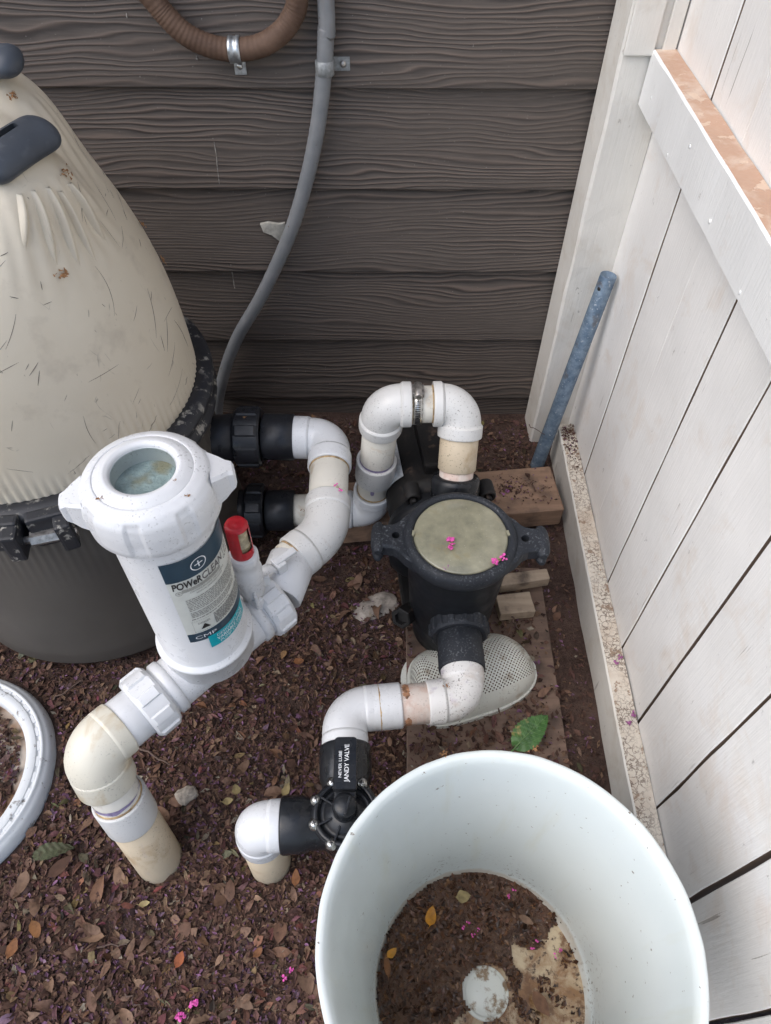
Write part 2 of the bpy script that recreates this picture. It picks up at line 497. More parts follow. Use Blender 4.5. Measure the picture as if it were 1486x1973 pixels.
g.P(Base_Color=c, Roughness=.3)
M['nub'] = g.m
g = G('lid_white')
v = g.vec()
c = g.mix(g.ramp(g.noise(v, 12, 4), .3, .7), (.74, .755, .76), (.66, .68, .68))
c = g.mix(g.ramp(g.noise(v, 48, 5, .7), .59, .66, 0, .85), c, (.10, .075, .055))
g.P(Base_Color=c, Roughness=.4)
M['lid'] = g.m
g = G('lid_inner')
v = g.vec()
c = g.mix(g.ramp(g.noise(v, 10, 4), .35, .62), (.62, .58, .50), (.22, .12, .06))
g.P(Base_Color=c, Roughness=.4)
M['lid_inner'] = g.m

# perforated basket: round holes cut through the shell
g = G('basket_mesh')
uv = g.n('UVMap', uv_map='holes').outputs[0]
def dots(off):
    vv = g.n('VectorMath', {0: uv, 1: (off, off, 0)}, operation='ADD').outputs[0]
    fr = g.n('VectorMath', {0: vv}, operation='FRACTION').outputs[0]
    ct = g.n('VectorMath', {0: fr, 1: (.5, .5, 0)}, operation='SUBTRACT').outputs[0]
    ln = g.n('VectorMath', {0: ct}, operation='LENGTH').outputs['Value']
    return g.math('LESS_THAN', ln, .20)
hole = g.math('MAXIMUM', dots(0.0), dots(.5))
v = g.vec()
c = g.mix(g.ramp(g.noise(v, 30, 5, .65), .54, .68, 0, .85), (.62, .62, .56), (.24, .16, .08))
g.P(Base_Color=c, Roughness=.4)
tr = g.n('BsdfTransparent')
mx = g.t.nodes.new('ShaderNodeMixShader')
g.t.links.new(hole, mx.inputs[0])
g.t.links.new(g.b.outputs[0], mx.inputs[1])
g.t.links.new(tr.outputs[0], mx.inputs[2])
g.t.links.new(mx.outputs[0], g.out.inputs[0])
M['basket_mesh'] = g.m
M['basket'] = pvc('basket_plastic', (.64, .64, .58), stain=(.36, .27, .16), stain_lo=.56, speck=.5)


# ------------------------------------------------------------------ geometry helpers
def thing(name, loc, label, cat, group=None):
    o = bpy.data.objects.new(name, None)
    o.empty_display_size = .05
    o.location = loc
    COL.objects.link(o)
    return tag(o, label, cat, group)


def tag(o, label=None, cat=None, group=None, kind=None):
    if label: o['label'] = label
    if cat: o['category'] = cat
    if group: o['group'] = group
    if kind: o['kind'] = kind
    return o


def frame(d):
    d = Vector(d).normalized()
    up = Vector((0, 0, 1)) if abs(d.z) < .95 else Vector((0, 1, 0))
    a = d.cross(up).normalized()
    return a, d.cross(a).normalized(), d


class MB:
    """collects shapes given in world coordinates; build() links them as one mesh object"""
    def __init__(s):
        s.v, s.f, s.sm = [], [], []

    def add(s, vs, fs, smooth=True):
        o = len(s.v)
        s.v += [Vector(v) for v in vs]
        for f in fs:
            s.f.append([i + o for i in f])
            s.sm.append(smooth)
        return s

    def sweep(s, pts, rad, n=28, cap=True, smooth=True):
        pts = [Vector(p) for p in pts]
        if not hasattr(rad, '__len__'):
            rad = [rad] * len(pts)
        tang = []
        for i in range(len(pts)):
            a = pts[max(0, i - 1)]
            b = pts[min(len(pts) - 1, i + 1)]
            k = 1
            while (b - a).length < 1e-7 and k < len(pts):
                k += 1
                a = pts[max(0, i - k)]
                b = pts[min(len(pts) - 1, i + k)]
            tang.append((b - a).normalized())
        u, w_, _ = frame(tang[0])
        rings = []
        for i, p in enumerate(pts):
            t = tang[i]
            u = (u - t * u.dot(t)).normalized()
            w_ = t.cross(u)
            rings.append([p + (u * math.cos(2 * PI * k / n) + w_ * math.sin(2 * PI * k / n)) * rad[i] for k in range(n)])
        vs = [q for r in rings for q in r]
        fs = []
        for i in range(len(pts) - 1):
            for k in range(n):
                k2 = (k + 1) % n
                fs.append((i * n + k, i * n + k2, (i + 1) * n + k2, (i + 1) * n + k))
        s.add(vs, fs, smooth)
        if cap:
            s.add(rings[0], [list(range(n))[::-1]], False)
            s.add(rings[-1], [list(range(n))], False)
        return s

    def lathe(s, c, axis, prof, n=48, cap0=False, cap1=False, smooth=True, mod=None):
        """prof: (distance along axis, radius)"""
        a, b, d = frame(axis)
        c = Vector(c)
        vs = []
        for i, (t, r) in enumerate(prof):
            for k in range(n):
                th = 2 * PI * k / n
                rr = r + (mod(t, th) if mod else 0)
                vs.append(c + d * t + (a * math.cos(th) + b * math.sin(th)) * rr)
        fs = []
        for i in range(len(prof) - 1):
            for k in range(n):
                k2 = (k + 1) % n
                fs.append((i * n + k, i * n + k2, (i + 1) * n + k2, (i + 1) * n + k))
        s.add(vs, fs, smooth)
        if cap0:
            s.add(vs[:n], [list(range(n))[::-1]], False)
        if cap1:
            s.add(vs[-n:], [list(range(n))], False)
        return s

    def box(s, c, size, rot=None, bev=.0, seg=2, smooth=False):
        bm = bmesh.new()
        bmesh.ops.create_cube(bm, size=1)
        for v in bm.verts:
            v.co = Vector((v.co.x * size[0], v.co.y * size[1], v.co.z * size[2]))
        if bev:
            bmesh.ops.bevel(bm, geom=list(bm.edges), offset=bev, segments=seg, affect='EDGES', profile=.6)
        m = (rot if rot is not None else Matrix.Identity(3))
        c = Vector(c)
        bm.verts.index_update()
        s.add([c + m @ v.co for v in bm.verts], [[v.index for v in f.verts] for f in bm.faces], smooth)
        bm.free()
        return s

    def sphere(s, c, r, nu=14, nv=8, sc_=(1, 1, 1), rot=None):
        vs, fs = [], []
        m = rot if rot is not None else Matrix.Identity(3)
        for j in range(nv + 1):
            ph = PI * j / nv
            for i in range(nu):
                th = 2 * PI * i / nu
                q = Vector((math.sin(ph) * math.cos(th) * sc_[0], math.sin(ph) * math.sin(th) * sc_[1], math.cos(ph) * sc_[2])) * r
                vs.append(Vector(c) + m @ q)
        for j in range(nv):
            for i in range(nu):
                i2 = (i + 1) % nu
                fs.append((j * nu + i, (j + 1) * nu + i, (j + 1) * nu + i2, j * nu + i2))
        return s.add(vs, fs, True)

    def build(s, name, mat, parent=None, loc=None):
        base = Vector(loc) if loc is not None else Vector((0, 0, 0))
        if parent is not None:
            p = parent
            base = Vector((0, 0, 0))
            while p is not None:
                base += p.location
                p = p.parent
        me = bpy.data.meshes.new(name)
        me.from_pydata([v - base for v in s.v], [], s.f)
        me.polygons.foreach_set('use_smooth', s.sm)
        me.materials.append(M[mat] if isinstance(mat, str) else mat)
        me.update()
        o = bpy.data.objects.new(name, me)
        COL.objects.link(o)
        if parent is not None:
            o.parent = parent
        elif loc is not None:
            o.location = loc
        return o


def curve_pts(ctrl, n=12):
    """Catmull-Rom through control points"""
    c = [Vector(p) for p in ctrl]
    c = [c[0] * 2 - c[1]] + c + [c[-1] * 2 - c[-2]]
    out = []
    for i in range(1, len(c) - 2):
        for k in range(n):
            t = k / n
            p0, p1, p2, p3 = c[i - 1:i + 3]
            out.append(.5 * ((2 * p1) + (p2 - p0) * t + (2 * p0 - 5 * p1 + 4 * p2 - p3) * t * t + (3 * p1 - p0 - 3 * p2 + p3) * t ** 3))
    out.append(c[-2])
    return out


def straight(mb, a, b, r, bev=.0015, n=32):
    a, b = Vector(a), Vector(b)
    L = (b - a).length
    bev = min(bev, L * .2)
    return mb.lathe(a, b - a, [(0, r - bev), (bev, r), (L - bev, r), (L, r - bev)], n, True, True)


def hub(mb, a, b, r, wall=.006, bev=.0012, n=36):
    """socket with a real wall: outer skin, rounded lip at b, and a step back down to the pipe"""
    a, b = Vector(a), Vector(b)
    L = (b - a).length
    return mb.lathe(a, b - a, [(0, r), (L - bev * 2, r), (L - bev * .6, r - bev * .3), (L, r - bev * 1.2), (L, r - wall), (L - .004, r - wall - .0004)], n, False, False)


def elbow(name, mat, parent, a, c, b, rb, rs, sock=.03, bend=None, band=True, n=36):
    """moulded fitting: socket at a, bend round c, socket at b"""
    a, c, b = Vector(a), Vector(c), Vector(b)
    da, db = (a - c).normalized(), (b - c).normalized()
    ang = da.angle(db)
    half = ang / 2
    bend = bend or rb * .95
    k = bend / math.tan(half)
    k = min(k, (a - c).length - sock * .6, (b - c).length - sock * .6)
    bend = k * math.tan(half)
    p0, p1 = c + da * k, c + db * k
    bis = (da + db).normalized()
    o = c + bis * (bend / math.sin(half))
    mb = MB()
    pts = []
    v0 = p0 - o
    v1 = p1 - o
    ax = v0.cross(v1).normalized()
    tot = v0.angle(v1)
    m = 14
    for i in range(m + 1):
        pts.append(o + Matrix.Rotation(tot * i / m, 3, ax) @ v0)
    la, lb = (a - p0).length, (b - p1).length
    sa, sb = min(sock, la * .9), min(sock, lb * .9)
    full = [a - da * sa] + pts + [b - db * sb]
    mb.sweep(full, rb, n, False)
    for e, d, s_ in ((a, da, sa), (b, db, sb)):
        st = e - d * s_
        mb.lathe(st - d * .004, d, [(0, rb - .001), (.0, rb), (.004, rs)], n)
        hub(mb, st, e, rs)
    return mb.build(name, mat, parent)


def smear(parent, c, axis, r, a0, a1, w0, mat='purple', seed=0, name='primer_smear'):
    a, b, d = frame(axis)
    c = Vector(c)
    vs, fs = [], []
    n = 40
    for k in range(n + 1):
        t = k / n
        th = R(a0 + (a1 - a0) * t)
        e = min(1, t * 6, (1 - t) * 6)
        lo_ = -w0 * .5 * e * (1 + .5 * noise.noise(Vector((k * .35, seed, 0))))
        hi_ = w0 * .5 * e * (1 + .9 * noise.noise(Vector((k * .30, seed, 5))))
        rd = a * math.cos(th) + b * math.sin(th)
        vs += [c + d * lo_ + rd * r, c + d * hi_ + rd * r]
    fs = [(2 * k, 2 * k + 2, 2 * k + 3, 2 * k + 1) for k in range(n)]
    return MB().add(vs, fs, True).build(name, mat, parent)


def glue(parent, c, axis, r, w0=.0022):
    a, b, d = frame(axis)
    sd0 = c[0] * 91 + c[1] * 37
    prof = [(-w0 * .3, r - .0004), (0, r + .0010), (w0, r + .0002), (w0 * 1.2, r - .0006)]
    return MB().lathe(c, axis, prof, 48, mod=lambda t, th: .0006 * noise.noise(Vector((math.cos(th) * 3, math.sin(th) * 3, sd0)))).build('glue_line', 'glue', parent)


def text_part(name, body, size, mat, parent, mapf, xscale=1.0, shear=0.0, bold=0.0, align='LEFT', width=None, spacing=1.0):
    cu = bpy.data.curves.new('lettering_curve', 'FONT')
    cu.body = body
    cu.size = 1.0
    cu.offset = bold
    cu.align_x = align
    cu.shear = shear
    cu.resolution_u = 3
    cu.space_character = spacing
    ob = bpy.data.objects.new('lettering_tmp', cu)
    COL.objects.link(ob)
    bpy.context.view_layer.update()
    me = bpy.data.meshes.new_from_object(ob)
    xs = [v.co.x for v in me.vertices] or [0]
    x0, x1 = min(xs), max(xs)
    sx = size * xscale
    if width:
        sx = width / max(1e-6, (x1 - x0))
    org = x0 if align == 'LEFT' else 0
    mb = MB()
    mb.add([mapf((v.co.x - org) * sx, v.co.y * size) for v in me.vertices], [list(p.vertices) for p in me.polygons], False)
    bpy.data.objects.remove(ob)
    bpy.data.curves.remove(cu)
    bpy.data.meshes.remove(me)
    return mb.build(name, mat, parent)


# ================================================================== SETTING
# ground: fine near the camera, coarse to the horizon
def axis_steps(lo, hi, step, far):
    xs = []
    x = lo
    while x <= hi + 1e-6:
        xs.append(x)
        x += step
    ext = []
    d = step
    x = hi
    while x < far:
        d *= 1.8
        x += d
        ext.append(x)
    ext0 = []
    d = step
    x = lo
    while x > -far:
        d *= 1.8
        x -= d
        ext0.append(x)
    return ext0[::-1] + xs + ext


gx = axis_steps(-.95, .60, .011, 80)
gy = axis_steps(-.15, 1.25, .011, 80)
mb = MB()
mb.add([(x, y, gh(x, y) if abs(x) < 3 and abs(y) < 3 else 0) for y in gy for x in gx],
       [(j * len(gx) + i, j * len(gx) + i + 1, (j + 1) * len(gx) + i + 1, (j + 1) * len(gx) + i) for j in range(len(gy) - 1) for i in range(len(gx) - 1)])
tag(mb.build('ground', 'soil'), 'dark brown soil strewn with leaf litter', kind='structure')

# ------------------------------------------------------------------ house wall of lap siding
WY = 1.17
wall = thing('house_wall', (0, WY, 0), 'dark brown lap siding wall of the house behind the filter', 'wall')
EXPO = .1528
proto = None
for i in range(17):
    zb = -.102 + i * EXPO
    if proto is None:
        L0, L1, T = -3.0, .62, .0085
        H = EXPO + .030
        nx = 60
        # slightly tilted lap: bottom edge stands proud of the board below
        prof = [(0.0, .0), (-.0145, .0), (-.0160, .0016), (-.0152, .02), (-.0010, H), (.0075, H), (.0, .0)]
        vs, fs = [], []
        for k in range(nx + 1):
            x = L0 + (L1 - L0) * k / nx
            j = .0006 * noise.noise(Vector((x * 9, 0, 0)))
            for (yy, z) in prof[:-1]:
                vs.append((x, yy + WY - .002, z + (j if z < .01 else 0)))
        m = len(prof) - 1
        for k in range(nx):
            for q in range(m):
                q2 = (q + 1) % m
                fs.append((k * m + q, (k + 1) * m + q, (k + 1) * m + q2, k * m + q2))
        mb = MB()
        mb.add(vs, fs, False)
        o = mb.build('siding_board', 'siding', wall)
        proto = o
    else:
        o = proto.copy()
        COL.objects.link(o)
        o.parent = wall
    o.location = ((i * .37) % .8 - .4 if i else 0, 0, zb)
MB().box((-1.15, WY + .03, 1.2), (4.6, .04, 2.7)).build('wall_backing', 'siding_back', wall)
for (xa, ya, xb, yb) in ((412, 275, 423, 354), (441, 494, 446, 512), (447, 526, 453, 556), (243, 28, 245, 34), (378, 104, 380, 114)):
    a, b = at_depth(xa, ya, WY - .0165), at_depth(xb, yb, WY - .0165)
    a.y = b.y = WY - .0175
    mb = MB()
    rd_ = random.Random(xa)
    mb.sweep([a.lerp(b, k / 6) + Vector((rd_.gauss(0, .0004), .005 * (1 - k / 6), 0)) for k in range(7)], [.0011 * rd_.uniform(.5, 1.2) for k in range(7)], 6)
    mb.build('paint_drip', 'drip', wall)
# torn scrap of pale caulk and a few paint drips on the siding
sp = at_depth(532, 444, WY - .016)
mb = MB()
pl = [(-.026, .012), (-.012, .015), (.006, .012), (.017, .014), (.018, -.002), (.012, -.017), (.004, -.020), (-.008, -.008), (-.022, -.002)]
mb.add([sp + Vector((x, -.001 - .0015 * math.sin(i), z)) for i, (x, z) in enumerate(pl)] + [sp + Vector((x, .004, z)) for x, z in pl],
       [list(range(9))] + [[i, (i + 1) % 9, 9 + (i + 1) % 9, 9 + i] for i in range(9)], False)
tag(mb.build('caulk_scrap', plain('pale_caulk', (.42, .40, .35), .7, var=.35, scale=80), loc=sp), 'torn scrap of pale caulk stuck on the siding beside the grey conduit', 'scrap')

# ------------------------------------------------------------------ white fence
SL = .026
def fx(y, x0):
    return x0 + SL * y
fence = thing('white_fence', (.40, .6, 0), 'white painted board fence with two rails along the right side', 'fence')
FB = .373

def board(y0, y1, z0, z1, xo=0.0, name='fence_board', seed=0):
    n = 46
    rnd = random.Random(seed)
    prof = lambda z, ph: .0016 * noise.noise(Vector((z * 9, ph, seed))) + .0007 * noise.noise(Vector((z * 70, ph, seed)))
    vs = []
    for k in range(n + 1):
        z = z0 + (z1 - z0) * k / n
        a = y0 + prof(z, 1.0)
        b = y1 + prof(z, 9.0)
        cup = .0016 * noise.noise(Vector((z * 4, 3, seed)))
        for (yy, xx) in ((a + .0012, 0), (a + (b - a) * .33, cup), (a + (b - a) * .66, cup), (b - .0012, 0), (b, .0014), (b, .016), (a, .016), (a, .0014)):
            vs.append((fx(yy, FB) + xo + xx, yy, z))
    fs = []
    for k in range(n):
        for q in range(8):
            q2 = (q + 1) % 8
            fs.append((k * 8 + q, k * 8 + q2, (k + 1) * 8 + q2, (k + 1) * 8 + q))
    fs.append(list(range(8))[::-1])
    fs.append([n * 8 + q for q in range(8)])
    mb = MB()
    mb.add(vs, fs, False)
    o = mb.build(name, 'paint_board', fence)
    o.data.materials.append(M['gap_filler'])       # sawn edges were never painted
    for i_, p_ in enumerate(o.data.polygons):
        if i_ < n * 8 and i_ % 8 in (4, 5, 6):
            p_.material_index = 1
    return o

edges = [1.19, .906, .785, .657, .533, .411, .289, .168, .049, -.075, -.2, -.325, -.45]
gaps = [.0040, .0004, .0066, .0022, .0070, .0030, .0070, .0045, .004, .004, .004]
for i in range(len(edges) - 1):
    hi = edges[i] - (gaps[i - 1] / 2 if i else 0)
    lo = edges[i + 1] + gaps[min(i, len(gaps) - 1)] / 2
    board(lo, hi, -.03, 1.75, [0, .0012, .0004, -.0006, .0010, -.0004, .0008, 0, .0006, 0, .001, 0, 0][i], seed=i + 1)

def rail(z0, z1, ya, yb, mat, topmat, x0=.3405, seed=0):
    n = 60
    vs = []
    b = .0025
    for k in range(n + 1):
        y = ya + (yb - ya) * k / n
        j = lambda p: .0011 * noise.noise(Vector((y * 16, p, seed))) + .0005 * noise.noise(Vector((y * 80, p, seed)))
        xl, xr = fx(y, x0) + j(1), fx(y, FB) - .0012
        for (x, z) in ((xl, z0 + b), (xl, z1 - b + j(5)), (xl + b, z1 + j(7)), (xr, z1 + j(3)), (xr, z0), (xl + b, z0)):
            vs.append((x, y, z))
    side, top = [], []
    for k in range(n):
        for q in range(6):
            q2 = (q + 1) % 6
            f = (k * 6 + q, (k + 1) * 6 + q, (k + 1) * 6 + q2, k * 6 + q2)
            (top if q in (2,) else side).append(f)
    side += [list(range(6)), [n * 6 + q for q in range(5, -1, -1)]]
    mb = MB()
    mb.add(vs, side, False)
    r = mb.build('fence_rail', mat, fence)
    # the weathered top skin lies on the rail
    mt = MB()
    mt.add([Vector(v) for v in vs], top, False)
    t = mt.build('weathered_top', topmat, r)
    return r

rail(.672, .743, 1.068, -.45, 'paint_rail', 'rail_top_tan', seed=3)
rail(-.02, .083, 1.0375, -.45, 'paint_post', 'rail_top_cracked', seed=8)
# post in the corner
def post():
    x0, x1, y0, y1 = .3285, .4005, 1.072, 1.150
    b = .004
    n = 70
    vs = []
    for k in range(n + 1):
        z = -.06 + 1.85 * k / n
        j = lambda p: .0016 * noise.noise(Vector((z * 10, p, 2.2))) + .0007 * noise.noise(Vector((z * 60, p, 2.2)))
        for (x, y) in ((x0, y1), (x0 + j(1), y0 + b), (x0 + b + j(2) * .5, y0 + j(3)), (x0 + .03, y0 + j(4)), (x1, y0), (x1, y1)):
            # the upper end is notched back round a lap joint
            vs.append((x, y, z))
    m = 6
    fs = [(k * m + q, k * m + (q + 1) % m, (k + 1) * m + (q + 1) % m, (k + 1) * m + q) for k in range(n) for q in range(m)]
    fs += [list(range(m))[::-1], [n * m + q for q in range(m)]]
    mb = MB()
    mb.add(vs, fs, False)
    p = mb.build('fence_post', 'paint_post', fence)
    q = MB()
    q.box((.350, 1.0685, 1.30), (.040, .0065, 1.13), bev=.0018)
    q.build('post_facing', 'paint_post', p)
    q2 = MB()
    q2.box((.3895, 1.0685, 1.30), (.018, .0065, 1.13), bev=.0018)
    q2.build('post_facing', 'paint_post', p)
post()
# nail heads on the upper rail
for y in (1.02, .90, .84, .72, .60):
    mb = MB()
    zz = .70 + .02 * math.sin(y * 40)
    mb.lathe((fx(y, .3405) + .0005, y, zz), (-1, 0, 0), [(0, .0026), (.0010, .0024), (.0014, .0012), (.0014, .0001)], 12)
    mb.build('nail_head', 'paint_rail', fence)

# ------------------------------------------------------------------ conduits on the wall
cy = WY - .0320
ctrl = [at_depth(x, y, cy) for x, y in ((628, 0), (628, 60), (625, 130), (613, 240), (590, 350), (555, 460), (504, 570), (458, 650), (432, 720), (419, 790))]
ctrl = [ctrl[0] + Vector((.001, 0, .9)), ctrl[0] + Vector((.0005, 0, .4))] + ctrl + [ctrl[-1] + Vector((-.006, -.004, -.10))]
pts = curve_pts(ctrl, 18)
con = thing('grey_conduit', (pts[-1].x, cy, 0), 'thin grey flexible conduit snaking down the siding to the ground', 'conduit')
MB().sweep(pts, [.0118 + .00025 * math.sin(i * 2.2) for i in range(len(pts))], 20).build('conduit_tube', 'conduit_grey', con)
s0 = at_depth(626, 130, cy)
st = MB()
st.sweep([s0 + Vector((0, 0, dz)) for dz in (-.010, -.009, .009, .010)], [.0118, .0136, .0136, .0118], 20, False)
st.box(s0 + Vector((.024, .0150, 0)), (.024, .0022, .018), bev=.0006)
sp_ = st.build('strap', 'strap_dull', con)
MB().lathe(s0 + Vector((.026, .0139, 0)), (0, -1, 0), [(0, .0048), (.002, .0042), (.003, .002), (.003, .0001)], 14).build('screw', 'steel_rust', sp_)

bc = [at_depth(x, y, WY - .0355) for x, y in ((296, 0), (322, 32), (358, 66), (403, 88), (452, 96), (502, 88), (540, 64), (562, 35), (573, 0))]
bc = [bc[0] + Vector((-.07, 0, .16)), bc[0] + Vector((-.035, 0, .05))] + bc + [bc[-1] + Vector((.004, 0, .05)), bc[-1] + Vector((-.01, 0, .16))]
pts = curve_pts(bc, 20)
br = thing('brown_conduit', tuple(at_depth(452, 96, WY - .0355)), 'rusty brown ribbed conduit hanging in a loop at the top of the wall', 'conduit')
MB().sweep(pts, [.0148 + .00028 * math.sin(i * 1.5) for i in range(len(pts))], 22).build('conduit_tube', 'conduit_brown', br)
s0 = at_depth(453, 96, WY - .0355)
st = MB()
st.sweep([s0 + Vector((dx, 0, .0005)) for dx in (-.0085, -.0075, -.003, -.0025, .0025, .003, .0075, .0085)], [.0155, .0172, .0172, .0164, .0164, .0172, .0172, .0155], 22, False)
st.box(s0 + Vector((.001, .017, -.0255)), (.017, .0022, .024), bev=.0006)
sp_ = st.build('strap', 'galv', br)
MB().lathe(s0 + Vector((.001, .0160, -.026)), (0, -1, 0), [(0, .0045), (.002, .004), (.003, .002), (.003, .0001)], 14).build('screw', 'steel', sp_)

# ================================================================== FILTER TANK
AX, AY = -.495, .79
tank = thing('filter_tank', (AX, AY, 0), 'large cream domed pool filter tank with black clamp band', 'filter tank')
z0, z1, r0 = .392, .84, .2280
def plain_r(z):
    t = min(1, max(0, (z - z0) / (z1 - z0)))
    return max(.0005, r0 * max(0, 1 - t ** 2.4) ** .67)
def plain_hit(px, py):
    d = sight(px, py).normalized()
    t = .5
    while t < 2:
        p = CAM + d * t
        if z0 < p.z < z1 and math.hypot(p.x - AX, p.y - AY) < plain_r(p.z):
            return p
        t += .001
SHOULDERS = []
for (px_, py_) in ((30, 335), (-5, 165)):
    p = plain_hit(px_, py_)
    SHOULDERS.append((math.atan2(p.y - AY, p.x - AX), p.z, plain_r(p.z)))
def dome_r(z, th):
    """smooth dome swelling into a shoulder below each grip, with moulded folds running down from it"""
    r = plain_r(z)
    for (ta, za, ra) in SHOULDERS:
        da = (th - ta + PI) % (2 * PI) - PI
        s_ = da * ra
        dz = za + .015 - z
        if dz < -.05: continue
        w_ = .040 + max(0, dz) * .30
        fall = math.exp(-(max(0, dz) / .070) ** 2) * math.exp(-(min(0, dz) / .030) ** 2)
        e = math.exp(-(s_ / w_) ** 4)
        r += .032 * fall * e
        if dz > .02:
            fan = s_ / w_
            fold = math.sin(fan * 13 + 1) ** 2
            r += (.0022 * fold - .001) * math.exp(-((dz - .065) / .045) ** 2) * math.exp(-(fan / .95) ** 6)
    return r
def ribs(z, th):
    f = max(0, 1 - (z - .39) / (.075 + .03 * math.sin(th * 7)))
    return .0030 * f ** .8 * (abs(math.sin(th * 66)) - .5) if f > 0 else 0
vs, fs = [], []
nT, nZ = 528, 110
for i in range(nZ):
    z = z0 + (z1 - z0) * (i / (nZ - 1))
    for k in range(nT):
        th = 2 * PI * k / nT
        r_ = dome_r(z, th) + ribs(z, th)
        vs.append((AX + r_ * math.cos(th), AY + r_ * math.sin(th), z))
for i in range(nZ - 1):
    for k in range(nT):
        k2 = (k + 1) % nT
        fs.append((i * nT + k, i * nT + k2, (i + 1) * nT + k2, (i + 1) * nT + k))
mb = MB()
mb.add(vs, fs, True)
mb.build('dome', 'tank_cream', tank)
prof = [(-.006, .02), (-.006, .212), (.002, .228), (.010, .244), (.026, .2535), (.055, .2550), (.12, .249), (.28, .237), (.37, .231)]
def ribs2(z, th):
    f = max(0, (z - .24) / .13)
    return .0025 * f * (abs(math.sin(th * 66)) - .5)
pp = []
for (a, b) in zip(prof[:-1], prof[1:]):
    for k in range(6):
        t = k / 6
        pp.append((a[0] + (b[0] - a[0]) * t, a[1] + (b[1] - a[1]) * t))
pp.append(prof[-1])
MB().lathe((AX, AY, 0), (0, 0, 1), pp, 528, cap0=True, mod=ribs2).build('lower_tank', 'tank_dark', tank)
pb = [(.352, .231), (.352, .246), (.357, .251), (.366, .253), (.372, .249), (.376, .245), (.381, .249), (.388, .253), (.397, .252), (.402, .246), (.404, .236), (.402, .228)]
band = MB().lathe((AX, AY, 0), (0, 0, 1), pb, 160, mod=lambda z, th: .0012 * noise.noise(Vector((math.cos(th) * 9, math.sin(th) * 9, z * 20)))).build('clamp_band', 'band', tank)
# clamp lugs and bolt at the front of the band
bp = at(110, 1062, .372)
ang = math.atan2(bp.y - AY, bp.x - AX)
def around(a, r, z):
    return Vector((AX + math.cos(a) * r, AY + math.sin(a) * r, z))
def zrot(a):
    return Matrix.Rotation(a, 3, 'Z')
for da in (-.17, .055):
    c = around(ang + da, .266, .378)
    mb = MB()
    mb.box(c, (.040, .020, .046), zrot(ang + da), .004)
    mb.box(around(ang + da - .06, .256, .378), (.018, .050, .052), zrot(ang + da - .06), .004)
    lug = mb.build('clamp_lug', 'band', band)
bolt = MB()
p0, p1 = around(ang - .20, .270, .374), around(ang + .10, .272, .374)
straight(bolt, p0, p1, .0052)
d = (p1 - p0).normalized()
bolt.lathe(p0 - d * .004, d, [(0, .0001), (0, .010), (.009, .010), (.009, .005)], 6, smooth=False)
bolt.lathe(p1 - d * .055, d, [(0, .004), (0, .0098), (.034, .0098), (.034, .005)], 6, smooth=False)
bolt.build('clamp_bolt', 'steel_rust', band)

# scratches gouged into the dome
rs = random.Random(21)
mb = MB()
for k in range(105):
    th = rs.uniform(-2.3, .5)
    z = rs.uniform(.42, .70)
    dirn = rs.choice((rs.gauss(.5, .35), rs.gauss(.5, .35), rs.gauss(1.4, .3), rs.uniform(-1.5, 1.5)))
    ln = rs.choice((.008, .012, .02, .035, .06)) * rs.uniform(.7, 1.3)
    bend = rs.gauss(0, 6)
    r_s = rs.choice((.00022, .0003, .0003, .00045))
    pts_ = []
    nn_ = 9
    for i in range(nn_):
        u = ln * i / (nn_ - 1)
        a_ = dirn + bend * u
        th += math.cos(a_) * ln / (nn_ - 1) / max(.08, plain_r(z))
        z += math.sin(a_) * ln / (nn_ - 1) * .8
        z = min(max(z, .41), .76)
        r_ = dome_r(z, th) + ribs(z, th)
        pts_.append((AX + r_ * math.cos(th), AY + r_ * math.sin(th), z))
    mb.sweep(pts_, [r_s * math.sin(PI * (i + .5) / nn_) + .00008 for i in range(nn_)], 5)
tag(mb.build('scratches', 'scratch', tank), kind='stuff')
# lifting handles: dark rubber grips on cream moulded webs
def dome_hit(px, py):
    d = sight(px, py).normalized()
    t = .5
    while t < 2:
        p = CAM + d * t
        if z0 < p.z < z1 and math.hypot(p.x - AX, p.y - AY) < dome_r(p.z, math.atan2(p.y - AY, p.x - AX)):
            return p
        t += .001
    return None

